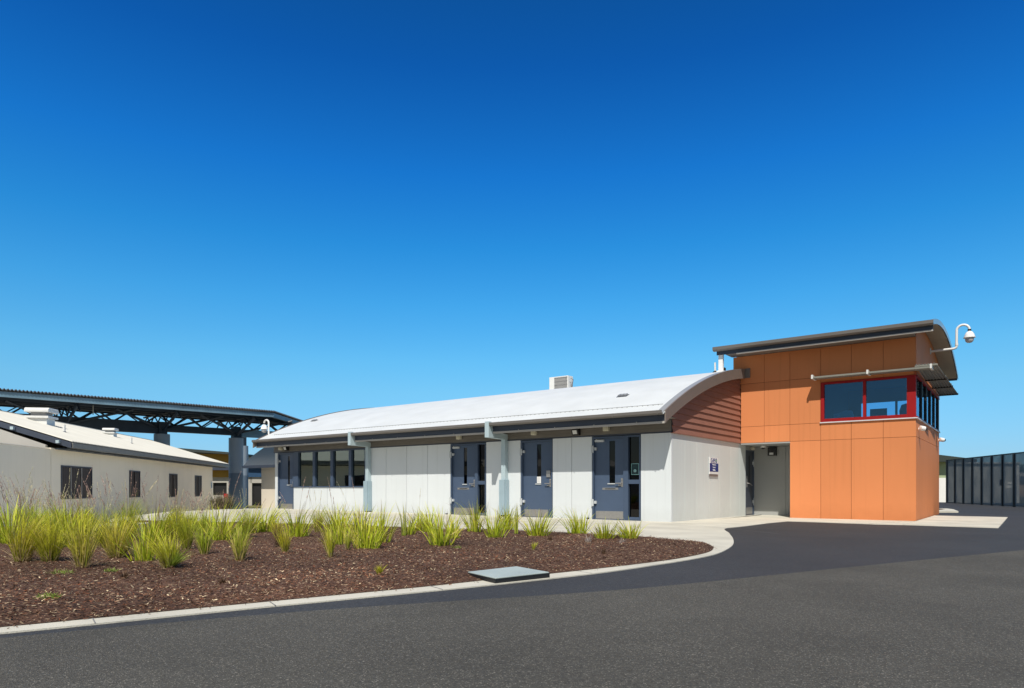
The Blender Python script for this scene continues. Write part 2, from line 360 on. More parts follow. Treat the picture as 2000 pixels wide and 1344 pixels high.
def colored_mesh(name, V, F, C, m, parent=None):
    me = bpy.data.meshes.new(name); me.from_pydata(V, [], F); me.materials.append(m)
    ca = me.color_attributes.new('Col', 'FLOAT_COLOR', 'POINT')
    a = np.ones((len(V), 4), dtype=np.float32); a[:, :3] = np.array(C, dtype=np.float32).reshape(-1, 3); ca.data.foreach_set('color', a.ravel())
    o = bpy.data.objects.new(name, me); COL.objects.link(o)
    if parent: attach(o, parent)
    return o
M_chip = attr_mat('bark_chip', .85, 0, .2)
def make_chips():
    r = random.Random(11); V = []; F = []; C = []
    cols = [(.075, .032, .022), (.10, .045, .032), (.055, .026, .018), (.14, .075, .055), (.19, .13, .10), (.36, .28, .22), (.12, .042, .026), (.035, .018, .014)]
    wts = [20, 18, 16, 15, 12, 8, 8, 13]
    cnt = 0; tries = 0
    while cnt < 78000 and tries < 700000:
        tries += 1
        x = r.uniform(-13, -3.2); y = r.uniform(-1, 11)
        d = math.hypot(x, y)
        if r.random() > min(1, (5.2/d)**1.5): continue
        if not in_poly(x, y, BED):
            if r.random() > .10 or x > -3.3 and y > 8 or x < -6 or edge_dist(x, y) > abs(r.gauss(0, .07)) or not in_poly(x-.15, y+.1, BED): continue
            sp_ = True
        else: sp_ = False
        if x < -9.5 and r.random() < .5: continue
        if -4.25 < x < -3.5 and 4.65 < y < 5.6 and in_poly(x, y, [(-4.25, 4.88), (-4.12, 5.6), (-3.52, 5.38), (-3.68, 4.66)]): continue
        z = gz(x, y)+.012
        cx = round(x, 1), round(y, 1)
        ed = 1.0
        if in_poly(x+.3, y, BED) is False or in_poly(x, y+.3, BED) is False or in_poly(x, y-.3, BED) is False or in_poly(x+.15, y-.15, BED) is False: ed = edge_dist(x, y)
        z = bed_z(x, y, ed)+r.uniform(0, .012) if not sp_ else gz(x, y)+.003
        L = r.uniform(.010, .028)*(1.35 if r.random() < .12 else 1); w = r.uniform(.003, .008); a = r.uniform(0, math.pi)
        ux, uy = math.cos(a), math.sin(a); tl = r.gauss(0, .28); ro = r.gauss(0, .5)
        n = len(V)
        for s1, s2 in ((-1, -1), (1, -1), (1, 1), (-1, 1)):
            k = L*.5*s1; q = w*.5*s2*(1 if s1 < 0 else .6)
            V.append((x+ux*k-uy*q, y+uy*k+ux*q, z+k*tl+q*ro+.004))
        F.append((n, n+1, n+2, n+3))
        c = r.choices(cols, wts)[0]; f = r.uniform(.75, 1.3); pt_ = 1+.7*noise.noise(Vector((x*.9, y*.9, 5)))+.35*noise.noise(Vector((x*3, y*3, 9))); f *= max(.45, pt_); C += [(c[0]*f*1.55, c[1]*f*1.6, c[2]*f*1.35)]*4
        cnt += 1
    o = colored_mesh('bark_mulch', V, F, C, M_chip)
    tag(o, 'loose reddish-brown bark chips covering the garden bed', 'mulch', kind='stuff')
make_chips()

# ------------------------------------------------------------------ plants
M_blade = attr_mat('grass_blade', .5, .35, .35)
BR = 1.25   # blade colours lifted to make up for sun the upright blades miss
M_seed = attr_mat('seed_head_mat', .8, .35, .1)
def blade(V, F, C, base, az, length, lean, droop, w, c0, c1, segs=5, twist=0.0):
    n = len(V); px, py, pz = base; ang = lean; dx, dy = math.cos(az), math.sin(az)
    sx, sy = -math.sin(az+twist), math.cos(az+twist); st = length/segs
    for i in range(segs+1):
        t = i/segs; ww = w*(1-t**2.2)*.5+.0006
        V.append((px-sx*ww, py-sy*ww, pz)); V.append((px+sx*ww, py+sy*ww, pz))
        c = tuple(a+(b-a)*t for a, b in zip(c0, c1)); C.append(c); C.append(c)
        px += dx*math.sin(ang)*st; py += dy*math.sin(ang)*st; pz += math.cos(ang)*st; ang += droop/segs*(.4+1.2*t)
    for i in range(segs):
        k = n+2*i; F.append((k, k+1, k+3, k+2))
    return (px, py, pz)
def plant(name, x, y, h, w, typ, label, seed, group=None, heads=0):
    r = random.Random(seed); V = []; F = []; C = []
    z = bed_z(x, y)-.01 if in_poly(x, y, BED) else gz(x, y)
    root = thing(name, (x, y, z), label, {'F': 'grass tussock', 'A': 'grass tussock', 'L': 'grass tussock', 'S': 'grass tussock', 'D': 'dead grass tuft', 'G': 'dead grass tuft', 'W': 'weed'}[typ], group)
    def jit(c, k=.25):
        f = r.uniform(1-k, 1+k); return tuple(min(.9, max(0, q*f*BR)) for q in c)
    dry = r.uniform(.08, .42); tx, ty = r.gauss(0, .10), r.gauss(0, .10)
    if typ in 'FA':
        n = int(400*max(.22, min(1, w/.3)))
        tone = r.uniform(-.6, 1.4)
        for i in range(n):
            az = r.uniform(0, 2*math.pi); q = r.random()**.6; rb = .25*w*q
            L = h*r.uniform(.45, 1.08)*(1.22 if r.random() < .1 else 1); lean = math.atan2(w*q*.72, h)*r.uniform(.4, 1.45)
            top = (.44+.12*tone, .50+.03*tone, .03) if r.random() < 1-dry*.8 else (.52, .44, .10)
            c0 = (.19, .21, .03) if r.random() < 1-dry else (.42, .32, .16)
            blade(V, F, C, (math.cos(az)*rb, math.sin(az)*rb, 0), az+r.gauss(0, .5), L, lean, r.uniform(-.1, 1.35), r.uniform(.003, .0065), jit(c0, .45), jit(top, .35), 5, r.uniform(-1, 1))
        for i in range(int(n*.26)):   # dry skirt
            az = r.uniform(0, 2*math.pi); rb = .25*w*r.random()
            blade(V, F, C, (math.cos(az)*rb, math.sin(az)*rb, 0), az, h*r.uniform(.2, .62), r.uniform(.5, 1.3), r.uniform(.2, 1.3), .0045, jit((.34, .26, .15)), jit((.38, .30, .18)), 3, r.uniform(-1, 1))
        if typ == 'A':
            for i in range(70):
                az = r.uniform(-.6, 1.5)
                blade(V, F, C, (0.03, 0, 0), az, h*r.uniform(.5, .9), r.uniform(.6, 1.1), r.uniform(.2, .8), .008, jit((.14, .20, .03)), jit((.34, .42, .06)), 5, r.uniform(-1, 1))
    elif typ == 'L':
        n = int(105*max(.45, min(1.2, w/.3)))
        for i in range(n):
            az = r.uniform(0, 2*math.pi); q = r.random()**.7; rb = .16*q*w/.3
            L = h*r.uniform(.45, 1.2); lean = math.atan2(w*q*.8, h)*r.uniform(.3, 1.7)
            k = r.random()
            top = (.58, .60, .04) if k < .6 else ((.36, .46, .03) if k < .85 else (.66, .48, .12))
            c0 = (.34, .42, .03) if r.random() < .8 else (.50, .46, .06)
            if r.random() < .12: top = (.20, .11, .04)
            blade(V, F, C, (math.cos(az)*rb, math.sin(az)*rb, 0), az+r.gauss(0, .3), L, lean, r.uniform(.0, 1.5), r.uniform(.008, .017), jit(c0), jit(top), 6, r.uniform(-1.2, 1.2))
        for i in range(int(n*.12)):
            az = r.uniform(0, 2*math.pi)
            blade(V, F, C, (0, 0, .02), az, h*r.uniform(.7, 1.0), r.uniform(.6, 1.0), r.uniform(1.0, 1.8), .011, jit((.40, .36, .10)), jit((.62, .48, .22)), 6, r.uniform(-1, 1))
    elif typ == 'S':
        for i in range(9):
            az = r.uniform(0, 2*math.pi)
            blade(V, F, C, (r.gauss(0, .02), r.gauss(0, .02), 0), az, h*r.uniform(.6, 1.05), r.uniform(.02, .28), r.uniform(0, .25), r.uniform(.018, .028), jit((.30, .36, .05)), jit((.42, .40, .08)), 5, r.uniform(-1.5, 1.5))
    elif typ in 'DG':
        base = (.10, .06, .035) if typ == 'D' else (.26, .22, .20)
        for i in range(130 if h > .2 else 60):
            az = r.uniform(0, 2*math.pi)
            blade(V, F, C, (r.gauss(0, w*.2), r.gauss(0, w*.2), 0), az, h*r.uniform(.4, 1.1), r.uniform(.05, .9), r.uniform(0, .8), .0045, jit(base), jit(tuple(q*1.5 for q in base)), 3, r.uniform(-1, 1))
    elif typ == 'W':
        for i in range(int(170*w/.1)):
            az = r.uniform(0, 2*math.pi); q = math.sqrt(r.random())*w
            blade(V, F, C, (math.cos(az)*q, math.sin(az)*q*.6, 0), r.uniform(0, 6.3), r.uniform(.02, .06), r.uniform(.5, 1.4), .4, r.uniform(.004, .009), jit((.12, .17, .03)), jit((.24, .32, .05)), 2, r.uniform(-1, 1))
    V = [(a+c*c*tx/h, b+c*c*ty/h, c) for a, b, c in V]
    o = colored_mesh('leaves', [(a+x, b+y, c+z) for a, b, c in V], F, C, M_blade, root)
    if heads:
        V = []; F = []; C = []
        for i in range(heads):
            az = r.gauss(-.6, 1.2); L = h*r.uniform(1.25, 1.95); rb = w*.2*r.random()
            pink = r.random() < .5
            cs = (.50, .33, .27) if pink else (.70, .62, .42)
            lean = r.uniform(.03, .32)
            tip = blade(V, F, C, (math.cos(az)*rb, math.sin(az)*rb, 0), az, L, lean, r.uniform(.1, .55), .0035, (.22, .26, .05), jit(cs), 8, 0)
            # panicle: short spikelets along the last quarter
            nn = 8*2+2; line = [Vector(V[-2*(k+1)]) for k in range(9)][::-1]
            for q in range(36):
                t = r.uniform(.74, 1.0)*8; k = min(7, int(t)); p = line[k].lerp(line[k+1], t-k)
                blade(V, F, C, tuple(p), r.uniform(0, 6.3), r.uniform(.012, .05)*(1.35-(t/8)), r.uniform(.1, .7), .5, .006, jit(cs), jit((.50, .38, .32) if pink else (.62, .55, .38)), 2, r.uniform(-1, 1))
        colored_mesh('seed_head', [(a+x, b+y, c+z) for a, b, c in V], F, C, M_seed, root)
    return root

P_LIST = [
(-11.18,3.37,.63,.42,'L',4,'broad yellow-green strappy tussock at the far left behind the front row'),
(-8.25,2.6,.55,.32,'F',5,'wide olive tussock with a tan dead skirt, leftmost of the front row'),
(-8.09,2.79,.52,.33,'F',0,'rounded mid-green tussock, second from the left in the front row'),
(-7.31,2.8,.60,.25,'F',0,'tall dark green tussock, third from the left and set forward in the front row'),
(-9.99,3.64,.63,.33,'L',7,'yellow strappy tussock with seed stems below the wide louvred window'),
(-8.05,3.43,.57,.35,'F',5,'bushy green tussock in front of the low white block with red lettering'),
(-7.5,3.48,.46,.25,'L',0,'yellow-green strappy tussock with arching leaves right of the white block'),
(-6.64,3.3,.42,.27,'A',0,'green tussock with bright low leaves splayed to its right, nearest the kerb'),
(-8.34,4.37,.50,.22,'F',4,'slim upright green tussock behind the one with splayed low leaves'),
(-7.53,4.15,.41,.18,'F',0,'wispy olive tussock with pale base, just left of the grouped twin tussocks'),
(-6.65,4.05,.46,.19,'F',0,'neat upright green tussock with a pointed base, alone in front of the yellow clump'),
(-9.68,5.63,.58,.35,'L',3,'bright yellow tussock below the grey canopy column'),
(-10.2,5.19,.50,.39,'F',9,'full green tussock below the second small louvred window'),
(-10.26,4.88,.53,.34,'L',7,'yellow-green tussock with seed stems below the gap between the small windows'),
(-9.65,3.93,.57,.34,'F',11,'dense green tussock with pink seed heads behind the tall dark green one'),
(-10.73,4.72,.69,.38,'F',12,'tall tussock with pink seed heads below the first small louvred window'),
(-11.57,3.75,.60,.37,'F',14,'tussock with tall cream seed heads left of the wide louvred window'),
(-10.7,5.9,.50,.33,'F',7,'green tussock in the back row where the path edge meets the grass'),
(-9.8,6.08,.52,.24,'F',4,'narrow green tussock in the back row right of the canopy column'),
(-10.93,6.88,.50,.32,'L',2,'small yellow tussock below the beige wall in shade beyond the path'),
(-10.96,7.24,.51,.28,'L',1,'small yellow tussock below the leftmost blue door'),
(-7.92,5.4,.37,.14,'D',0,'grey-brown dead tuft beside the short leaning tussock'),
(-7.14,4.95,.34,.15,'F',0,'short squat olive tussock right of the dead tuft'),
(-9.2,6.6,.50,.31,'L',3,'bright yellow tussock with dark leaf tips in front of the band of windows'),
(-9.25,6.27,.36,.17,'F',0,'low dull green tussock at the foot of the dark-tipped yellow one'),
(-10.07,7.65,.50,.23,'F',3,'thin green tussock in the back row below the wide window band'),
(-6.25,4.92,.43,.13,'F',0,'slender columnar dark green tussock standing forward of the wide yellow clump'),
(-7.63,6.17,.50,.21,'L',0,'orange-tinged strappy tussock behind the slender columnar one'),
(-6.77,5.6,.32,.10,'F',0,'tiny dark green tussock between the columnar one and the wide yellow clump'),
(-10.06,8.04,.51,.33,'L',3,'yellow tussock in front of the left steel post'),
(-6.75,5.89,.51,.30,'L',0,'wide yellow clump with straw leaves drooping to the mulch'),
(-7.52,6.84,.54,.26,'L',0,'yellow-green tussock right behind the drooping straw-leaved clump'),
(-9.02,7.69,.52,.30,'L',2,'yellow tussock with brown tips in the back row right of the left steel post'),
(-8.27,8.02,.61,.17,'S',0,'cluster of tall sword leaves in front of the plain white wall panels'),
(-8.37,8.26,.39,.16,'L',0,'small green tuft beside the tall sword leaves'),
(-9.26,9.35,.44,.24,'L',1,'green tussock at the path edge below the plain white wall panels'),
(-8.59,8.95,.46,.23,'L',0,'green tussock at the path edge left of the fullest yellow clump'),
(-6.44,6.96,.53,.30,'L',0,'fullest yellow clump just left of the second blue door'),
(-7.19,8.05,.44,.18,'L',0,'smaller yellow clump touching the right side of the fullest one'),
(-8.06,9.61,.58,.24,'L',0,'tall yellow-green tussock below the second blue door'),
(-6.83,8.66,.48,.28,'L',0,'round yellow tussock left of the right steel post'),
(-7.99,10.49,.51,.25,'L',0,'dark green spiky tussock at the foot of the right steel post'),
(-7.24,9.77,.59,.16,'S',0,'upright sword leaves between the right steel post and the third blue door'),
(-6.65,9.6,.48,.33,'L',0,'spreading yellow tussock below the third blue door'),
(-6.34,10.38,.44,.31,'L',0,'reddish-tipped tussock between the third and fourth blue doors'),
(-5.43,9.72,.33,.28,'L',0,'sparse small tussock below the fourth blue door'),
(-5.12,9.98,.33,.27,'L',0,'rightmost small tussock of the garden bed'),
(-5.07,7.22,.13,.06,'F',0,'tiny green seedling tuft behind the plate cover'),
(-5.97,8.97,.13,.06,'D',0,'little dark dead tuft right of the spreading yellow tussock'),
(-5.3,9.01,.16,.11,'G',0,'grey dead tuft left of the sparse small tussock'),
(-4.64,8.83,.10,.10,'G',0,'grey dead tuft in front of the rightmost small tussock'),
(-4.07,7.28,.09,.07,'D',0,'brown dead tuft nearest the right tip of the bed'),
(-6.11,2.66,.10,.05,'D',0,'dark brown spiky dead tuft in the open mulch at left'),
(-5.17,3.0,.07,.04,'D',0,'small brown dead tuft in the open mulch at centre left'),
(-4.61,4.17,.10,.06,'F',0,'small green tuft near the kerb left of the plate cover'),
(-5.39,1.85,.04,.09,'W',0,'flat green weed patch nearest the kerb at far left'),
(-7.04,2.52,.04,.14,'W',0,'flat green weed patch in front of the left tussocks'),
(-6.81,2.85,.03,.08,'W',0,'small green weed patch right of the third front tussock'),
(-6.07,6.86,.07,.08,'W',0,'bright green weed right of the fullest yellow clump'),
(-13.3,9.4,.12,.27,'W',0,'strip of low green weeds at the path edge in the back'),
]
NM = {'F': 'fine_leaf_tussock', 'A': 'fine_leaf_tussock', 'L': 'strap_leaf_tussock', 'S': 'sword_leaf_tussock', 'D': 'dead_tuft', 'G': 'dead_tuft', 'W': 'weed'}
GR = {'F': 'grass tussocks in the mulch bed', 'A': 'grass tussocks in the mulch bed', 'L': 'grass tussocks in the mulch bed', 'S': 'grass tussocks in the mulch bed', 'D': 'dead tufts in the mulch', 'G': 'dead tufts in the mulch', 'W': 'weeds in the mulch'}
for i, (x, y, h, w, t, hd, lb) in enumerate(P_LIST):
    if t in 'FA': h *= .9; w *= .80
    plant(NM[t], x, y, h, w, t, lb, 100+i, GR[t], hd)
# the crowded back rows at the left, in front of the beige wall
r = random.Random(5)
extra = 0
for k in range(400):
    x = r.uniform(-15.5, -9.8); y = r.uniform(1.0, 8.2)
    if not in_poly(x, y, BED) or edge_dist(x, y) < .3: continue
    d = -x*-.6+y*.8 if False else (-x*math.sin(.6436)*1+y*math.cos(.6436)); px = 1000+1333.3*(x*math.cos(.6436)+y*math.sin(.6436))/d
    if d < 10.4 or px < -60 or px > 400: continue
    if px > 170 and r.random() < .6: continue
    if px > 170 and px < 240 and d < 14: continue
    t = 'F' if r.random() < .55 else 'L'
    plant(NM[t], x, y, r.uniform(.34, .50)*(.85 if px > 200 else 1), r.uniform(.22, .32), t, 'tussock with seed stems in the crowded back rows before the beige wall', 900+k, 'tussocks of the crowded back rows', r.randint(6, 14))
    extra += 1
    if extra >= 20: break
print('extra tussocks', extra)

def shrub(x, y, h, w, seed, label):
    r = random.Random(seed); z = -.15; root = thing('dry_shrub', (x, y, z), label, 'shrub'); V = []; F = []; C = []
    for i in range(900):
        az = r.uniform(0, 6.283); q = math.sqrt(r.random()); L = h*r.uniform(.4, 1.0)
        c = r.choice([(.10, .09, .05), (.20, .15, .10), (.13, .15, .05), (.34, .25, .18), (.05, .05, .03)])
        blade(V, F, C, (math.cos(az)*w*q*.6, math.sin(az)*w*q*.6, r.uniform(0, h*.35)), r.uniform(0, 6.3), L*.6, r.uniform(.1, 1.2), r.uniform(0, 1.5), .014, c, tuple(v*1.5 for v in c), 4, r.uniform(-1, 1))
    colored_mesh('foliage', [(a+x, b+y, c_+z) for a, b, c_ in V], F, C, M_blade, root)
shrub(-29.2, 16.9, 1.15, .8, 3, 'tangled dry brown and green shrub at the corner of the beige wall behind the path')
# ------------------------------------------------------------------ main building
YF, XG, XL, YT, XR = 16.95, -7.45, -25.15, 22.35, -2.45
Z1, Z2, Z3 = 2.36, 2.355, 2.885
mb_ = thing('movement_building', (-16, 20, 0), 'long low white building with a curved white roof, blue doors and steel posts', 'building')
rz = lambda y: math.sqrt(19.5**2-(y-24.9)**2)-14.58
G = .008
# front wall panels
w = MB()
def sec():
    global w
    w.build('wall_panel', M_white, mb_); w = MB()
def pan(x0, x1, z0=-.25, z1=Z1, yf=YF): w.box(x0+G, x1-G, yf, yf+.1, z0, z1)
pan(XL, -24.95); sec()
xs = [-23.87, -22.8, -21.7, -20.6, -19.5]
for a, b in zip(xs, xs[1:]): pan(a, b, -.25, .92)
sec()
xs = [-19.5, -18.387, -17.334, -16.321, -15.272]
for a, b in zip(xs, xs[1:]): pan(a, b)
sec(); pan(-13.75, -12.38); sec()
xs = [-11.21, -10.54, -9.86]
for a, b in zip(xs, xs[1:]): pan(a, b)
sec()
w.box(-8.34+G, XG, YF, YF+.1, -.25, Z1)
sec()
gw = MB(); ys = [YF+.1, 17.85, 18.70, 19.66, 20.54, 21.49, 22.33, 22.95]
for a, b in zip(ys, ys[1:]): gw.box(XG-.1, XG, a+(G*.5 if a > 17.1 else 0), b-G*.5, -.25, Z1)
gw.build('side_wall', M_gablewhite, mb_)
# core walls behind the panels (also close the joints)
c = MB()
c.box(XL+.02, -24.97, YF+.1, 32.8, -.2, 2.5)
for a, b in ((-19.48, -15.29), (-13.73, -12.4), (-11.19, -9.88), (-8.32, XG-.12)): c.box(a, b, YF+.1, YF+.16, -.2, Z1-.01)
c.box(-23.86, -19.52, YF+.1, YF+.16, -.2, .9)
c.box(XG-.16, XG-.1, YF+.17, 22.9, -.2, Z1-.01)
c.build('wall_core', M_joint, mb_)
c = MB(); c.box(XL+.04, XG-.2, 32.7, 32.8, -.2, 3.4); c.build('rear_wall', M_white, mb_)
c = MB(); c.box(-24.9, XG-.2, 18.9, 19.0, -.1, 2.5); c.box(-24.9, XG-.2, YF+.2, 18.9, -.1, -.02); c.box(-15.4, -15.3, YF+.2, 18.9, 0, 2.5)
c.box(-24.9, XG-.2, YF+.2, 18.9, 2.5, 2.56); c.build('interior_partition', mat('interior_wall', (.22, .23, .2), .8), mb_)
# grey boards above the wall, up to the eave
cl = MB()
for i, z in enumerate((Z1+.035, Z1+.135, Z1+.235, Z1+.335)):
    cl.prism([(XL-.05, YF-.035, z), (XL-.05, YF-.012, z+.097), (XL-.05, YF+.05, z+.097), (XL-.05, YF+.05, z)], (XG-XL+.05, 0, 0))
cl.build('eave_cladding', M_cladgrey, mb_)
tr = MB(); tr.box(XL-.05, XG+.012, YF-.045, YF+.05, Z1+.002, Z1+.03); tr.build('trim_strip', M_fascia, mb_)
# gable boards
gb = MB(); z = Z1+.01; step = .178
M_b = []
while z < 4.75:
    zt = z+step-.004; pts_o = []; pts_i = []
    yy = [YF+.0+i*(YT-.01-YF)/60 for i in range(61)]
    for a, b in zip(yy, yy[1:]):
        la, lb_ = rz(a)-.06, rz(b)-.06
        ta, tb = min(zt, la), min(zt, lb_)
        if tb <= z+.001: continue
        ta = max(ta, z); fa = (ta-z)/step; fb = (tb-z)/step
        xo = lambda f: XG+.045-.033*f
        gb.poly([(XG+.045, a, z), (XG+.045, b, z), (xo(fb), b, tb), (xo(fa), a, ta)])
        gb.poly([(XG+.045, b, z), (XG+.045, a, z), (XG+.008, a, z), (XG+.008, b, z)])
    z += step
gb.build('side_cladding', M_cladbrown, mb_)
gc = MB(); yy = [YF+.06+i*(YT-.02-YF-.06)/24 for i in range(25)]
gc.prism([(XG-.12, yy[0], Z1+.0)]+[(XG-.12, y, rz(y)-.08) for y in yy]+[(XG-.12, yy[-1], Z1)], (.125, 0, 0)); gc.build('side_backing', M_cladbrown, mb_)
tr = MB(); tr.box(XG-.02, XG+.05, YF-.02, YT-.01, Z1-.012, Z1+.008); tr.build('side_trim', M_cladbrown, mb_)

# roof
YE = 16.06
rf = MB()
def roof_part(x0, x1, ya, yb, n):
    ys = [ya+(yb-ya)*i/n for i in range(n+1)]
    base = len(rf.v)
    for y in ys:
        for x in (x0, x1):
            for dz in (0, -.035): rf.v.append((x, y, rz(y)+dz))
    for i in range(n):
        a = base+i*4; b = a+4
        rf.f += [(a, a+2, b+2, b), (a+1, b+1, b+3, a+3), (a, b, b+1, a+1), (a+2, a+3, b+3, b+2)]
    rf.f += [(base, base+1, base+3, base+2), (base+n*4, base+n*4+2, base+n*4+3, base+n*4+1)]
roof_part(-25.28, -7.27, YE, 22.33, 40); roof_part(-25.28, -7.69, 22.33, 33.7, 60)
roof = rf.build('roof', M_roofwhite, mb_, smooth=True)
gt = MB(); gt.prism([(-25.34, 16.13, 2.755), (-25.34, 16.02, 2.755), (-25.34, 15.985, 2.79), (-25.34, 15.985, 2.862), (-25.34, 16.0, 2.862), (-25.34, 16.0, 2.79), (-25.34, 16.13, 2.775)], (25.34-7.29, 0, 0))
for i in range(15):
    x = -25.2+i*1.27; gt.box(x, x+.02, 15.978, 15.984, 2.757, 2.864)
gt.build('gutter', M_gutter, roof)
fs = MB(); fs.box(-25.30, -7.30, 16.19, 16.22, 2.60, 2.80); fs.build('fascia', M_fascia, roof)
st = MB()
st.box(-25.30, -7.285, 16.172, 16.24, 2.545, 2.598)
for i in range(14): st.box(-24.6+i*1.27, -24.575+i*1.27, 16.164, 16.1715, 2.56, 2.62)
st.build('eave_strip', M_strip, roof)
sf = MB(); sf.box(-25.28, -7.30, 16.225, YF-.05, 2.72, 2.735); sf.build('soffit', M_cladgrey, roof)
# barge (curved end board) and its top flashing
def arc_board(x0, x1, dtop, dbot, ya, yb, n=44):
    m = MB(); ys = [ya+(yb-ya)*i/n for i in range(n+1)]
    for y in ys:
        m.v += [(x0, y, rz(y)+dtop), (x1, y, rz(y)+dtop), (x1, y, rz(y)+dbot), (x0, y, rz(y)+dbot)]
    for i in range(n):
        a = i*4; b = a+4
        for k in range(4): m.f.append((a+k, a+(k+1) % 4, b+(k+1) % 4, b+k))
    m.f += [(0, 1, 2, 3), (n*4, n*4+3, n*4+2, n*4+1)]
    return m
arc_board(-7.285, -7.245, .03, -.285, 16.15, 22.30).build('barge_board', M_barge, roof, smooth=True)
arc_board(-7.46, -7.286, .026, .003, 16.03, 22.30).build('barge_flashing', M_bargetop, roof, smooth=True)
arc_board(XG+.05, -7.29, -.04, -.055, YF-.1, 22.30).build('barge_soffit', M_barge, roof, smooth=True)
arc_board(-25.33, -25.29, .03, -.25, 16.03, 33.7).build('barge_board', M_barge, roof, smooth=True)
be = MB(); be.box(-7.28, -7.10, 22.30, 22.335, rz(22.3)-.275, rz(22.3)+.03); be.build('barge_end_cap', M_barge, roof)
lg = MB()   # overlap line of the eave sheets, with its lifted ribs
x = -24.7
while x < -7.55:
    lg.box(x, x+.03, 16.60, 16.64, rz(16.6)-.01, rz(16.6)+.022); x += .152
x = -24.75
while x < -7.6:
    lg.box(x, min(x+2.0, -7.55), 16.64, 16.655, rz(16.64)-.01, rz(16.64)+.016); x += 2.0
lg.build('sheet_lap', M_bargetop, roof)
# wall behind left
c = MB(); c.prism([(XL, YF+.1, 2.3)]+[(XL, y, rz(y)-.06) for y in [YF+.1+i*.8 for i in range(20)]]+[(XL, 32.8, 2.3)], (.12, 0, 0)); c.build('side_wall', M_white, mb_)

# posts with raking brackets
def post(x0, x1, lower):
    p = MB(); p.box(x0, x1, YF-.16, YF-.004, .10, 2.40)
    po = p.build('post', M_post, mb_, bevel=.006)
    b = MB(); b.prism([(x0+.002, 15.98, 2.42), (x0+.002, 15.98, 2.90), (x0+.002, 16.115, 2.90), (x0+.002, 16.22, 2.62), (x0+.002, YF-.004, 2.56), (x0+.002, YF-.004, 2.402), (x0+.002, YF-.16, 2.402)], (x1-x0-.004, 0, 0))
    b.build('bracket', M_post, po, bevel=.004)
    f = MB(); f.box(x0-.01, x1+.01, YF-.17, YF-.004, -.05, .10); f.build('base_plate', M_black, po)
    k = MB(); k.box(x0-.03, x1+.015, YF-.225, YF-.163, .06, 1.15); k.box(x1+.001, x1+.04, YF-.163, YF-.01, .06, 1.15); k.build('guard', mat('guard_blue', (.30, .40, .46), .35), po)
post(-13.02, -12.86, True); post(-19.32, -19.17, True)

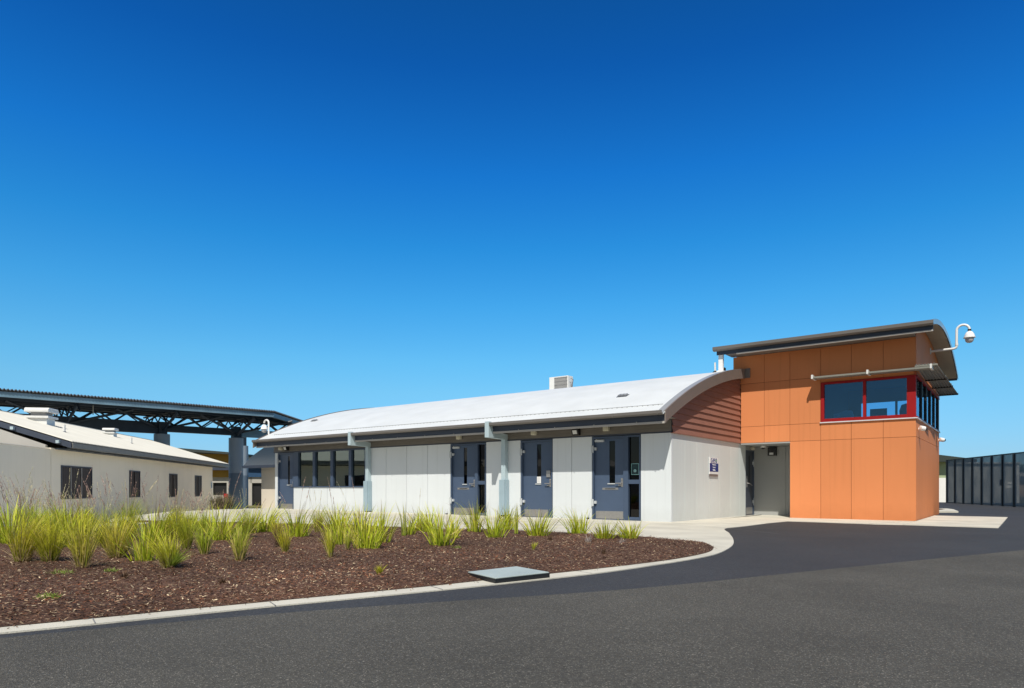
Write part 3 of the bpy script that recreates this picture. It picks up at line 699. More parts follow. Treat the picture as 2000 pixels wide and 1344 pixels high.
# doors
def strip_text(parent, name, txt, size, loc, rot, m, ext=.002, align='CENTER'):
    cu = bpy.data.curves.new(name, 'FONT'); cu.body = txt; cu.size = size; cu.extrude = ext; cu.align_x = align; cu.align_y = 'CENTER'
    to = bpy.data.objects.new(name, cu); COL.objects.link(to)
    dg = bpy.context.evaluated_depsgraph_get(); me = bpy.data.meshes.new_from_object(to.evaluated_get(dg)); COL.objects.unlink(to); bpy.data.objects.remove(to)
    me.name = name; me.materials.clear(); me.materials.append(m)
    o = bpy.data.objects.new(name, me); COL.objects.link(o); o.location = loc; o.rotation_euler = rot
    attach(o, parent); return o
def door(x0, x1, leaf1, vis, closer, plate, kick, side=None, lever='R', paper=False, lab=None):
    """x0..x1 outer frame, leaf from x0+.04 to leaf1, side = (pane x0, pane x1) of a glazed sidelight"""
    t = 2.345; yl = YF+.07
    fr = MB()
    fr.box(x0, x0+.045, YF-.004, YF+.12, -.02, t); fr.box(leaf1, x1 if not side else side[0], YF-.004, YF+.12, -.02, t)
    fr.box(x0+.045, leaf1, YF-.004, YF+.12, 2.29, t)
    if side:
        fr.box(side[1], x1, YF-.004, YF+.12, -.02, t)
        fr.box(side[0], side[1], YF-.002, YF+.12, 2.30, t); fr.box(side[0], side[1], YF+.005, YF+.12, 1.01, 1.125)
        fr.prism([(side[0], YF-.002, -.02), (side[0], YF-.002, .05), (side[0], YF+.12, .11), (side[0], YF+.12, -.02)], (side[1]-side[0], 0, 0))
    d = MB()
    a, b = x0+.047, leaf1-.002
    if vis:
        v0, v1, vz0, vz1 = vis
        d.box(a, v0, yl, yl+.04, 0, 2.288); d.box(v1, b, yl, yl+.04, 0, 2.288); d.box(v0, v1, yl, yl+.04, 0, vz0); d.box(v0, v1, yl, yl+.04, vz1, 2.288)
    dr = d.build('door', M_door, mb_)
    if lab: dr['label'] = lab
    fr.build('frame', M_frame, dr)
    if vis:
        MB().box(v0, v1, yl+.018, yl+.024, vz0, vz1).build('vision_panel', M_glassdoor, dr)
        s = MB(); s.box(v0-.05, v1+.005, yl-.022, yl-.001, vz0-.028, vz0); s.build('glazing_sill', M_hinge, dr)
        MB().box(v0-.1, v1+.1, YF+.30, YF+.31, vz0-.1, vz1+.1).build('dark_room_sheet', M_dark, dr)  # dark sheet standing in for the unlit room behind the slot glass
    if side:
        MB().box(side[0], side[1], YF+.085, YF+.091, 1.125, 2.30).build('sidelight', M_glassdoor, dr)
        MB().box(side[0], side[1], YF+.085, YF+.091, .10, 1.01).build('sidelight', M_glassdoor, dr)
    for hz in (2.0, .48):
        h = MB(); h.tube([(x0-.01, YF-.025, hz-.11), (x0-.01, YF-.025, hz+.11)], .016, 10); h.box(x0-.03, x0+.045, YF-.02, YF-.005, hz-.10, hz+.10); h.box(x0+.02, x0+.11, yl-.055, yl-.001, hz-.03, hz+.05)
        h.build('hinge', M_hinge, dr)
    if closer: 
        k = MB(); k.box(x0+.07, x0+.35, yl-.06, yl-.001, 2.20, 2.262); k.box(x0+.12, x0+.15, YF-.01, yl-.06, 2.262, 2.275); k.build('door_closer', M_hinge, dr)
    if kick: MB().box(kick[0], kick[1], yl-.006, yl-.001, .03, .245).build('kick_plate', M_steel, dr)
    hx = leaf1-.07
    hd = MB(); hd.box(hx-.03, hx+.03, yl-.012, yl-.001, .93, 1.17); hd.tube([(hx, yl-.012, 1.03), (hx, yl-.06, 1.03), (hx-.03, yl-.065, 1.03), (hx-.17, yl-.065, 1.03)], .013, 8)
    hd.tube([(hx, yl-.02, .985), (hx-.1, yl-.03, .98)], .02, 8); hd.tube([(hx, yl-.012, 1.13), (hx, yl-.03, 1.13)], .018, 10)
    hd.build('door_handle', M_steel, dr, smooth=True)
    if plate:
        pl = MB().box(plate[0], plate[1], yl-.006, yl-.001, .845, .905).build('name_plate', M_steel, dr)
        q = MB(); rr = random.Random(int(x0*100)); x = plate[0]+.09
        while x < plate[1]-.08:
            l = rr.uniform(.015, .03); q.box(x, x+l, yl-.009, yl-.0065, .862, .888); x += l+.007
        q.build('lettering', M_black, dr)
    return dr, yl
door(-24.95, -23.875, -23.93, (-24.35, -24.22, 1.03, 2.2), False, None, (-24.86, -24.0), None, lab='leftmost blue door beside the band of windows')
door(-15.27, -13.76, -14.22, (-14.75, -14.61, 1.03, 2.22), True, (-15.02, -14.52), (-15.19, -14.33), (-14.10, -13.80), lab='second blue door from the left with a glazed sidelight')
d3, yl = door(-12.37, -11.22, -11.26, (-11.82, -11.665, 1.03, 2.22), False, None, (-12.28, -11.42), None, lab='third blue door from the left with a white notice under its slot window')
pp = MB(); pp.box(-11.815, -11.67, yl-.008, yl-.003, 1.045, 1.24); pp.build('notice', M_whitep, d3)
pp = MB()
for k in range(5): pp.box(-11.80, -11.70+.01*(k % 2), yl-.0095, yl-.0085, 1.075+k*.03, 1.083+k*.03)
pp.build('lettering', M_grille, d3)
lk = MB(); lk.box(-11.46, -11.32, yl-.03, yl-.001, 1.22, 1.42); lk.build('lock_box', M_steel, d3)
d4, yl = door(-9.85, -8.345, -8.87, (-9.34, -9.16, 1.03, 2.22), True, (-9.56, -9.06), (-9.77, -8.90), (-8.72, -8.385), lab='rightmost blue door, with a sidelight carrying a framed poster')
po_ = MB(); po_.box(-8.66, -8.43, YF+.072, YF+.080, 1.26, 1.57); ps = po_.build('poster', mat('poster_rim', (.25, .50, .48), .4), d4)
po_ = MB(); po_.box(-8.645, -8.445, YF+.069, YF+.0715, 1.275, 1.555); po_.build('poster_face', mat('poster_dark', (.006, .03, .035), .4), d4)
po_ = MB(); po_.tube([(-8.545, YF+.0685, 1.37), (-8.545, YF+.066, 1.37)], .042, 18); po_.build('poster_dot', mat('poster_pale', (.35, .6, .58), .4), d4)
po_ = MB(); po_.box(-8.552, -8.538, YF+.063, YF+.0655, 1.347, 1.392); po_.box(-8.62, -8.47, YF+.066, YF+.0685, 1.46, 1.467); po_.box(-8.60, -8.49, YF+.066, YF+.0685, 1.49, 1.497); po_.build('poster_mark', mat('poster_ink', (.02, .09, .09), .4), d4)
# small black door stops on the path are part of the wall base
for x in (-15.42, -12.48, -9.98):
    MB().box(x-.03, x+.03, YF-.06, YF-.003, .0, .05).build('wall_vent', M_black, mb_)

# band of windows
wf = MB()
wf.box(-23.873, -23.57, YF-.003, YF+.12, .97, 2.33); wf.box(-19.54, -19.46, YF-.003, YF+.12, .97, 2.33)
wf.box(-23.873, -19.46, YF-.003, YF+.12, 2.33, 2.358)
win = wf.build('window', M_frame, mb_)
ws = MB(); ws.box(-23.90, -19.47, YF-.03, YF+.12, .922, .968); ws.build('sill', M_frame, win)
edges = [-23.57, -22.65, -22.45, -21.55, -21.34, -20.47, -20.26, -19.54]
for a, b in ((-22.65, -22.45), (-21.55, -21.34), (-20.47, -20.26)):
    MB().box(a+.03, b-.03, YF-.002, YF+.12, .97, 2.328).build('mullion', M_frame, win)
for a, b in ((-23.57, -22.62), (-22.48, -21.52), (-21.37, -20.44), (-20.29, -19.54)):
    MB().box(a, b, YF+.075, YF+.081, .97, 2.328).build('pane', M_glassdark, win)

# recess between building and tower: side door and back wall
YB = 23.85
rd = MB(); rd.box(XG-.06, XG-.02, 23.0, 23.76, 0-.05, 2.13); sd = rd.build('door', mat('door_dark', (.05, .06, .085), .4), mb_); sd['label'] = 'dark blue door in the shaded entry under the tower'
q = MB(); q.box(XG-.1, XG-.0, 22.95, 23.0, -.25, 2.17); q.box(XG-.1, XG-.0, 23.76, 23.84, -.25, 2.17); q.box(XG-.1, XG-.0, 23.0, 23.76, 2.13, 2.17); q.build('frame', M_frame, sd)
MB().box(XG-.019, XG-.012, 23.06, 23.70, .02, .24).build('kick_plate', M_steel, sd)
MB().box(XG-.019, XG-.015, 23.34, 23.44, 1.05, 2.0).build('vision_panel', M_black, sd)
q = MB(); q.box(XG-.019, XG+.0, 23.08, 23.14, .92, 1.3); q.tube([(XG-.01, 23.12, 1.06), (XG+.06, 23.12, 1.05), (XG+.07, 23.3, 1.02), (XG+.07, 23.42, .98)], .014, 8); q.build('door_handle', M_steel, sd, smooth=True)
for hz in (1.75, .42):
    q = MB(); q.tube([(XG+.01, 23.78, hz-.12), (XG+.01, 23.78, hz+.12)], .016, 8); q.box(XG-.018, XG+.02, 23.71, 23.77, hz-.05, hz+.05); q.build('hinge', M_hinge, sd)
q = MB(); q.box(XG-.1, XG-.0, 22.95, 23.84, 2.17, 2.34); q.build('door_header', M_recessshade, mb_)

# ------------------------------------------------------------------ tower
tw = thing('control_tower', (-5, 25.5, -.05), 'orange panelled two storey control tower with red framed corner windows', 'building')
def circ3(a, b, c):
    (x1, y1), (x2, y2), (x3, y3) = a, b, c
    D = 2*(x1*(y2-y3)+x2*(y3-y1)+x3*(y1-y2))
    ux = ((x1*x1+y1*y1)*(y2-y3)+(x2*x2+y2*y2)*(y3-y1)+(x3*x3+y3*y3)*(y1-y2))/D
    uy = ((x1*x1+y1*y1)*(x3-x2)+(x2*x2+y2*y2)*(x1-x3)+(x3*x3+y3*y3)*(x2-x1))/D
    return ux, uy, math.hypot(x1-ux, y1-uy)
TU, TV, TR = circ3((21.58, 5.42), (25.7, 5.80), (30.1, 5.02))
tz = lambda y: TV+math.sqrt(TR*TR-(y-TU)**2)
YTB = 28.9
op = MB()
def op_(x0, x1, z0, z1): op.box(x0+G*.6, x1-G*.6, YT, YT+.03, z0+G*.6, z1-G*.6)
X6 = [-7.66, -6.662, -5.874, -4.972, -4.121, -3.277, XR]
for i in range(6):
    a, b = X6[i], X6[i+1]
    zt = 5.19
    if i >= 2: op_(a, b, -.07, Z2)
    if i == 0: op_(-7.41, b, Z2, Z3); op_(-7.41, b, Z3, 4.28); op_(a, b, 4.28, zt)
    else:
        op_(a, b, Z2, Z3)
        if i < 3: op_(a, b, Z3, 4.28)
        op_(a, b, 4.28, zt)
for a, b in ((-4.972, -4.121), (-4.121, -3.277), (-3.277, XR)): op_(a, b, 4.115, 4.28)
op.build('front_panel', M_orange, tw)
sp = MB()
YS = [YT+.03, 24.6, 26.8, YTB]
def side_(y0, y1, z0, z1): sp.box(XR-.03, XR, y0+.003, y1-.003, z0+G*.6, z1-G*.6)
side_(YT+.03, YTB, -.07, Z2); side_(YT+.03, YTB, Z2, Z3); side_(YT+.03, YTB, 4.12, 4.28)
yy = [YT+.03+i*(YTB-YT-.03)/20 for i in range(21)]
sp.prism([(XR-.03, yy[0], 4.287)]+[(XR-.03, y, tz(y)-.09) for y in yy]+[(XR-.03, yy[-1], 4.287)], (.03, 0, 0))
sp.build('side_panel', M_orange, tw)
# backing carcass
bk = MB()
bk.box(-5.868, XR-.035, YT+.032, YT+.12, -.3, Z3-.01); bk.box(-7.4, -5.868, YT+.032, YT+.12, Z2+.004, Z3-.01)
bk.box(-7.4, -4.98, YT+.032, YT+.12, Z3-.01, 4.12); bk.box(-7.65, XR-.035, YT+.032, YT+.12, 4.12, 5.17)
bk.box(XR-.12, XR-.032, YT+.12, YTB-.02, -.3, Z3-.01); bk.box(XR-.12, XR-.032, YT+.12, YTB-.02, 4.10, 5.2)
bk.build('panel_backing', M_ojoint, tw)
lw = MB(); lw.prism([(-7.655, YT+.12, 2.5)]+[(-7.655, y, tz(y)-.09) for y in yy[1:]]+[(-7.655, YTB, 2.5)], (.06, 0, 0))
lw.build('side_panel', M_orange, tw)
rw = MB()
RX = [(-7.59, -4.98), (-3.83, -3.76), (-2.95, XR)]
for a, b in RX: rw.box(a, b, YTB-.1, YTB, 2.4, 5.1)
rw.box(-4.98, -2.95, YTB-.1, YTB, 2.4, 3.02); rw.box(-4.98, -2.95, YTB-.1, YTB, 4.12, 5.1)
rw.build('rear_panel', M_orange, tw)
lo = MB(); lo.box(-5.86, XR-.04, YTB-.06, YTB-.001, -.3, 2.39); lo.build('rear_panel', M_orange, tw)
fl = MB(); fl.box(-7.4, XR-.13, YT+.13, YTB-.11, 2.62, 2.72); fl.build('upper_floor', mat('floor_dark', (.06, .06, .065), .8), tw)
ce = MB(); ce.box(-7.55, XR-.13, YT+.13, YTB-.11, 4.62, 4.66); ce.build('ceiling', mat('ceiling_grey', (.25, .27, .3), .8), tw)
pt = MB(); pt.box(-5.5, -5.42, YT+.13, YTB-.11, 2.72, 4.62); pt.build('inner_wall', mat('inner_wall_blue', (.08, .12, .17), .8), tw)
# entry recess under the overhang
rs = MB()
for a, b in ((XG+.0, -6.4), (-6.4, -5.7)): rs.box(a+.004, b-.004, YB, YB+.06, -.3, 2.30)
rs.build('recess_wall', M_recessshade, tw)
rc = MB(); rc.box(XG+.001, -5.87, YT+.002, YB+.1, 2.31, 2.35); rc.build('recess_ceiling', M_recessshade, tw)
rr_ = MB(); rr_.box(-5.866, -5.80, YT+.125, YB, -.3, 2.305); rr_.build('recess_side', M_recessshade, tw)
# red window frames
wfm = MB()
wfm.box(-4.965, XR, YT-.03, YT+.09, 2.905, 3.0)
wfm.box(-4.965, XR, YT-.03, YT+.09, 4.045, 4.11)
wfm.box(-4.965, -4.87, YT-.03, YT+.09, 3.0, 4.045); wfm.box(-3.805, -3.725, YT-.03, YT+.09, 3.0, 4.045); wfm.box(-2.675, XR, YT-.03, YT+.09, 3.0, 4.045)
wn = wfm.build('window', M_red, tw); wn['label'] = 'red framed front window of two large panes'
for a, b in ((-4.87, -3.805), (-3.725, -2.675)): MB().box(a, b, YT+.02, YT+.026, 3.0, 4.045).build('pane', M_glasstower, wn)
sl = MB(); sl.box(-4.99, XR+.04, YT-.045, YT+.03, 2.872, 2.903); sl.box(XR-.03, XR+.04, YT+.031, YTB, 2.872, 2.903); sl.build('sill', M_sill, wn)
sw = MB(); sw.box(XR-.09, XR+.02, YT+.092, YTB, 2.905, 2.95); sw.box(XR-.09, XR+.02, YT+.092, YTB, 4.07, 4.11)
s2 = sw.build('window', M_red, tw); s2['label'] = 'side window of narrow panes between dark mullions'
my = [YT+.09, 23.66, 24.85, 26.05, 27.25, 28.5]
for y in my[1:]:
    MB().box(XR-.08, XR+.015, y-.05, y+.05, 2.952, 4.068).build('mullion', M_black, s2)
ed = [YT+.09]+my[1:]
for a, b in zip(my, my[1:]): MB().box(XR-.03, XR-.024, a+(.05 if a > 23 else 0), b-.05, 2.952, 4.068).build('pane', M_glasstower, s2)
MB().box(XR-.08, XR, 28.56, YTB, 2.952, 4.068).build('corner_post', M_red, s2)
MB().box(XR-.06, XR+.012, YT-.01, YTB+.01, 4.125, 4.20).build('window_head', mat('head_red', (.42, .10, .035), .5), tw)
# tower roof
rf = MB()
def troof(m, x0, x1, ya, yb, d0, d1, n=40):
    ys = [ya+(yb-ya)*i/n for i in range(n+1)]; b0 = len(m.v)
    for y in ys: m.v += [(x0, y, tz(y)+d0), (x1, y, tz(y)+d0), (x1, y, tz(y)+d1), (x0, y, tz(y)+d1)]
    for i in range(n):
        a = b0+i*4; b = a+4
        for k in range(4): m.f.append((a+k, a+(k+1) % 4, b+(k+1) % 4, b+k))
    m.f += [tuple(b0+q for q in (0, 1, 2, 3)), tuple(b0+n*4+q for q in (0, 3, 2, 1))]
    return m
tr_ = troof(rf, -8.0, -1.97, 21.58, 30.1, 0, -.03).build('roof', M_towerroof, tw, smooth=True)
troof(MB(), XR+.001, -1.99, 21.75, 30.08, -.065, -.085).build('soffit', M_soffit, tr_, smooth=True)
troof(MB(), -1.968, -1.95, 21.5, 30.12, .045, -.10).build('barge_flashing', mat('flash_sky_reflection', (.30, .38, .46), .25), tr_, smooth=True)  # blue tint paints the sky's reflection onto the flashing
troof(MB(), -8.02, -8.002, 21.5, 30.12, .02, -.10).build('barge_flashing', M_barge, tr_, smooth=True)
q = MB(); q.prism([(-8.03, 21.62, 5.30), (-8.03, 21.52, 5.30), (-8.03, 21.46, 5.34), (-8.03, 21.46, 5.43), (-8.03, 21.475, 5.43), (-8.03, 21.475, 5.345), (-8.03, 21.62, 5.32)], (6.08, 0, 0)); q.build('gutter', M_gutter, tr_)
q = MB(); q.prism([(-7.95, 21.66, 5.37), (-7.95, 21.62, 5.37), (-7.95, 21.62, 5.185), (-7.95, 21.66, 5.185)], (5.98, 0, 0)); q.build('fascia', M_fascia, tr_)
q = MB(); q.box(-7.3, -1.97, 21.585, 21.66, 5.145, 5.184)
q.build('eave_strip', M_strip, tr_)
q = MB(); q.box(-7.7, XR+.0, 21.665, YT-.001, 5.195, 5.205); q.build('eave_soffit', M_cladgrey, tr_)
q = MB(); q.box(-2.6, -1.98, 30.06, 30.12, tz(30.1)-.14, tz(30.1)-.02); q.build('rear_fascia', M_fascia, tr_)
q = MB(); q.box(-7.905, -7.765, 21.66, 21.76, rz(21.7)+.02, 5.30); q.box(-7.95, -7.74, 21.60, 21.80, rz(21.7)-.02, rz(21.7)+.03)
q.build('downpipe', M_whitep, tw)
# awnings
aw = MB(); aw.box(-5.10, -2.02, 21.95, YT-.001, 4.215, 4.235); awo = aw.build('awning', M_awn, tw); awo['label'] = 'flat awning over the front window'
MB().box(-5.10, -2.02, 21.93, 21.948, 4.205, 4.255).build('edge_trim', M_awnedge, awo)
for x in (-5.12, -3.62, -2.05):
    q = MB(); q.prism([(x-.025, 21.90, 4.19), (x-.025, 21.90, 4.31), (x-.025, 21.97, 4.31), (x-.025, YT-.002, 4.25), (x-.025, YT-.002, 4.19)], (.05, 0, 0))
    q.build('bracket', M_whitemetal, awo)
for ya, yb in ((22.0, 24.35), (24.45, 26.35), (26.45, 28.6)):
    q = MB(); n = 36; xa, xb = XR+.02, -1.93
    # ribs run along Y, sheet falls away to the rear
    for j in (0, 1):
        y = ya if j == 0 else yb; zb = 4.33 if j == 0 else 4.21
        for i in range(n+1):
            t = i/n; x = xa+(xb-xa+(.07*j))*t
            q.v.append((x, y, zb+.014*math.sin(t*7*2*math.pi)))
    for i in range(n): q.f.append((i, i+1, n+1+i+1, n+1+i))
    s3 = q.build('awning', M_awn, tw, smooth=True); s3['label'] = 'corrugated awning sheet over the side window'
    so = s3.modifiers.new('solid', 'SOLIDIFY'); so.thickness = .008
    e = MB(); e.box(xa, xb+.08, yb, yb+.04, 4.17, 4.235); e.build('edge_trim', M_black, s3)
    e = MB(); e.box(XR+.01, xb+.04, ya-.03, ya, 4.27, 4.31); e.build('bracket', M_awnedge, s3)

# ------------------------------------------------------------------ small fittings
def wall_light(x, z, lab, y=YF, w_=.17, h_=.12):
    t = thing('wall_light', (x, y-.04, z), lab, 'wall light', 'lights along the eave')
    MB().box(x-w_/2, x+w_/2, y-.15, y-.037, z-h_/2, z+h_/2).build('housing', M_beigebox, t, bevel=.012)
    MB().box(x-w_*.3, x+w_*.3, y-.037-.113-.006, y-.151, z-h_*.3, z+h_*.25).build('lens', M_beigebox, t)
wall_light(-9.35, 2.55, 'cream box light above the rightmost blue door')
wall_light(-11.82, 2.55, 'cream box light above the third blue door')
wall_light(-14.82, 2.55, 'cream box light above the second blue door')
wall_light(-24.63, 2.52, 'cream box light above the leftmost blue door')
def flood(x, z, lab, y=YF, s=1):
    t = thing('floodlight', (x, y-.04, z), lab, 'floodlight', 'black floodlights')
    q = MB(); q.prism([(x-.11*s, y-.05, z+.09*s), (x-.11*s, y-.17, z+.05*s), (x-.11*s, y-.12, z-.09*s), (x-.11*s, y-.05, z-.09*s)], (.22*s, 0, 0)); q.box(x-.13*s, x+.13*s, y-.06, y-.037, z-.1*s, z+.1*s)
    q.build('housing', M_black, t)
    a = Vector((x, y-.146, z-.02*s)); q = MB(); q.prism([(x-.07*s, y-.167, z+.035*s), (x-.07*s, y-.172, z+.035*s), (x-.07*s, y-.13, z-.07*s), (x-.07*s, y-.125, z-.07*s)], (.14*s, 0, 0)); q.build('lens', M_lens, t)
flood(-10.35, 2.52, 'black floodlight between the third and rightmost blue doors')
flood(-24.25, 2.53, 'black floodlight beside the cream light at the left end of the building')
t = thing('floodlight', (-6.85, YB-.04, 2.15), 'large square black floodlight on the back wall of the shaded entry', 'floodlight', 'black floodlights')
MB().box(-6.95, -6.68, YB-.16, YB-.002, 1.99, 2.27).build('housing', M_black, t, bevel=.01)
MB().box(-6.89, -6.76, YB-.166, YB-.161, 2.02, 2.09).build('lens', M_lens, t)
def dome(cx, cy, cz, name, lab, small=False):
    t = thing(name, (cx, cy, cz), lab, 'security camera')
    return t
t = thing('security_camera', (-7.0, 23.4, 2.3), 'small dome camera under the ceiling of the shaded entry', 'security camera')
MB().lathe((-6.98, 23.3, 2.305), [(.02, 0), (.085, -.0), (.09, -.05), (.08, -.06), (.02, -.06)][::-1], 20).build('housing', M_whitep, t, smooth=True)
MB().lathe((-6.98, 23.3, 2.245), [(.01, -.055), (.045, -.04), (.065, 0)], 20).build('lens', M_black, t, smooth=True)
t = thing('wall_light', (XG+.06, 23.5, 2.25), 'small round light above the dark door in the entry', 'wall light', 'lights along the eave')
MB().lathe((XG+.09, 23.45, 2.19), [(.02, 0), (.07, .01), (.075, .06), (.05, .11), (.01, .115)], 18).build('housing', M_beigebox, t, smooth=True)
MB().box(XG+.0, XG+.05, 23.42, 23.48, 2.22, 2.27).build('bracket', M_beigebox, t)
# gooseneck dome cameras
def gooseneck(root, pts, dc, r, lab):
    t = thing('dome_camera', root, lab, 'security camera', 'gooseneck dome cameras')
    MB().tube(pts, .035*r/.14, 12).build('gooseneck_pole', M_whitep, t, smooth=True)
    x, y, z = dc; k = r/.14
    MB().lathe((x, y, z), [(.03*k, .20*k), (.04*k, .14*k), (.08*k, .12*k), (.125*k, .04*k), (.14*k, -.03*k), (.155*k, -.035*k), (.155*k, -.05*k), (.12*k, -.055*k)][::-1], 26).build('housing', M_whitep, t, smooth=True)
    MB().lathe((x, y, z), [(.11*k, -.056*k), (.115*k, -.09*k), (.10*k, -.15*k), (.06*k, -.19*k), (.01*k, -.20*k)][::-1], 26).build('dome', mat('dome_shell', (.55, .56, .58), .1), t, smooth=True)
    MB().lathe((x, y, z+.16*k), [(.048*k, 0), (.048*k, .045*k)], 16).build('collar', M_black, t, smooth=True)
    return t
yc = 25.9; xp = -1.72
arc = [(xp+.17-.17*math.cos(a), yc, 5.90+.17*math.sin(a)) for a in [math.pi*i/12 for i in range(13)]]
gooseneck((XR, yc, 5.36), [(XR+.02, yc, 5.33), (xp-.07, yc, 5.345), (xp-.02, yc, 5.365), (xp, yc, 5.42)]+arc+[(xp+.34, yc, 5.86)], (xp+.34, yc, 5.69), .15, 'white gooseneck dome camera on the side of the orange tower')
MB().box(XR+.002, XR+.03, yc-.06, yc+.06, 5.24, 5.44).build('wall_plate', M_whitemetal, bpy.data.objects['dome_camera'])
MB().tube([(xp, yc, 5.43), (xp, yc, 5.50)], .045, 12).build('pole_joint', M_whitemetal, bpy.data.objects['dome_camera'], smooth=True)
y0 = 16.75; xq = -25.30
arc = [(xq-.16+.16*math.cos(a), y0, 3.62+.13*math.sin(a)) for a in [math.pi*i/12 for i in range(13)]]
gooseneck((xq, y0, 3.0), [(xq, y0, 2.95), (xq, y0, 3.4)]+arc+[(xq-.32, y0, 3.56)], (xq-.32, y0, 3.42), .14, 'white gooseneck dome camera at the left end of the curved roof')
def bullet(y, z, lab):
    t = thing('bullet_camera', (XR, y, z), lab, 'security camera', 'white bullet cameras on the tower side')
    q = MB(); q.tube([(XR+.001, y, z), (XR+.05, y, z)], .05, 14); q.tube([(XR+.05, y, z), (XR+.10, y-.02, z+.02)], .03, 10); q.build('mount', M_whitep, t, smooth=True)
    q = MB(); q.tube([(XR+.04, y-.07, z+.02), (XR+.05, y-.06, z+.02), (XR+.15, y+.01, z+.0)], [.05, .075, .07], 16); q.build('housing', M_whitep, t, smooth=True)
    q = MB(); q.tube([(XR+.15, y+.01, z), (XR+.19, y+.04, z-.012)], [.055, .045], 14); q.build('lens', M_black, t, smooth=True)
bullet(22.95, 2.61, 'white bullet camera near the front corner of the orange tower')
bullet(28.75, 2.61, 'white bullet camera at the rear corner of the orange tower')
# sign on the side wall
sg = thing('building_sign', (XG, 19.95, 1.55), 'small white and blue building name sign on the white side wall', 'sign')
MB().box(XG+.012, XG+.03, 19.60, 20.32, 1.31, 1.81).build('sign_board', M_whitep, sg)
MB().box(XG+.0305, XG+.033, 19.605, 20.315, 1.385, 1.635).build('blue_panel', M_signblue, sg)
RT = (math.pi/2, 0, math.pi/2)
for k, s in enumerate(('Movement', 'Control', 'Building')):
    strip_text(sg, 'lettering', s, .066, (XG+.034, 19.96, 1.59-k*.078), RT, M_whitep)
def ring(cy, cz, ro, ri, a0, a1, m, nm):
    q = MB(); n = 28; pts = []
    for i in range(n+1):
        a = a0+(a1-a0)*i/n; pts.append((a, ro, ri))
    for x in (XG+.0305, XG+.034):
        for a, o_, i_ in pts: q.v += [(x, cy+o_*math.cos(a), cz+o_*math.sin(a)), (x, cy+i_*math.cos(a), cz+i_*math.sin(a))]
    L = 2*(n+1)
    for i in range(n):
        a = 2*i; q.f += [(L+a, L+a+2, L+a+3, L+a+1), (a, a+1, a+3, a+2), (a, a+2, L+a+2, L+a), (a+1, L+a+1, L+a+3, a+3)]
    return q.build(nm, m, sg)
ring(19.78, 1.715, .07, .044, R(50), R(360), M_signtext, 'logo_letter'); MB().box(XG+.0305, XG+.034, 19.79, 19.85, 1.70, 1.722).build('logo_letter', M_signtext, sg)
ring(19.955, 1.715, .07, .044, R(0), R(315), M_signtext, 'logo_letter'); MB().box(XG+.0305, XG+.034, 19.905, 20.02, 1.705, 1.727).build('logo_letter', M_signtext, sg)
ring(20.13, 1.715, .07, .044, 0, 2*math.pi, M_signtext, 'logo_letter'); ring(20.13, 1.715, .026, .002, 0, 2*math.pi, M_green, 'logo_dot')
MB().box(XG+.004, XG+.028, 19.61, 20.31, 1.245, 1.30).build('sign_shelf', mat('sign_rail', (.20, .16, .15), .6), sg)
# air conditioner on the roof
ac = thing('air_conditioner', (-15.55, 24.3, rz(24.3)), 'white air conditioner unit on top of the curved roof', 'air conditioner')
zb = rz(24.2)
MB().box(-16.04, -15.10, 24.0, 24.38, zb+.06, 5.56).build('casing', M_whitemetal, ac, bevel=.012)
q = MB()
for i in range(26): q.box(-15.77+i*.0245, -15.757+i*.0245, 23.985, 23.998, zb+.1, 5.52)
for z in (5.05, 5.2, 5.35, 5.5): q.box(-15.78, -15.13, 23.978, 23.986, z, z+.012)
q.build('grille', M_grille, ac)
MB().box(-16.0, -15.95, 24.05, 24.33, zb-.06, zb+.06).box(-15.2, -15.15, 24.05, 24.33, zb-.06, zb+.06).build('foot', M_grille, ac)
q = MB(); q.tube([(-15.07, 24.2, 5.45), (-14.98, 24.2, 5.4), (-15.02, 24.2, 5.2), (-15.04, 24.2, 4.93)], .018, 8); q.tube([(-15.07, 24.1, 5.3), (-15.0, 24.1, 5.2), (-15.0, 24.1, 4.93)], .012, 8); q.build('pipe', M_gutter, ac, smooth=True)
q = MB(); q.tube([(-16.10, 24.2, 5.2), (-16.32, 24.2, 4.92)], .008, 6); q.build('stay', M_hinge, ac)
def roof_vent(x, y, lab, s=1):
    z = rz(y); t = thing('roof_vent', (x, y, z), lab, 'roof vent', 'small dark vents on the curved roof')
    sl_ = math.atan(-(y-24.9)/math.sqrt(19.5**2-(y-24.9)**2)); M = Matrix.Translation((x, y, z)) @ Matrix.Rotation(sl_, 4, 'X')
    MB().box(-.16*s, .16*s, -.11*s, .11*s, -.01, .012, M).build('flashing', M_fascia, t)
    q = MB()
    for i in range(3): q.box(-.13*s+i*.095*s, -.065*s+i*.095*s, -.07*s, .09*s, .012, .05, M)
    q.build('cowl', M_bargetop, t)
roof_vent(-9.3, 17.75, 'small dark roof vent near the right end of the curved roof'); roof_vent(-24.3, 18.3, 'small dark roof vent near the left end of the curved roof', .9)
an = thing('vent_pipe', (-8.32, 22.5, rz(22.5)), 'thin white vent pipe on the curved roof beside the tower', 'vent pipe')
MB().tube([(-8.32, 22.5, rz(22.5)-.02), (-8.33, 22.5, 5.12)], .03, 12).build('pipe', M_whitep, an, smooth=True)
MB().lathe((-8.32, 22.5, rz(22.5)-.03), [(.12, 0), (.10, .05), (.04, .10)], 16).build('flashing', M_black, an, smooth=True)
MB().box(-8.1, -7.96, 22.3, 22.5, rz(22.4)-.02, rz(22.4)+.14).build('cable_box', M_black, tw)
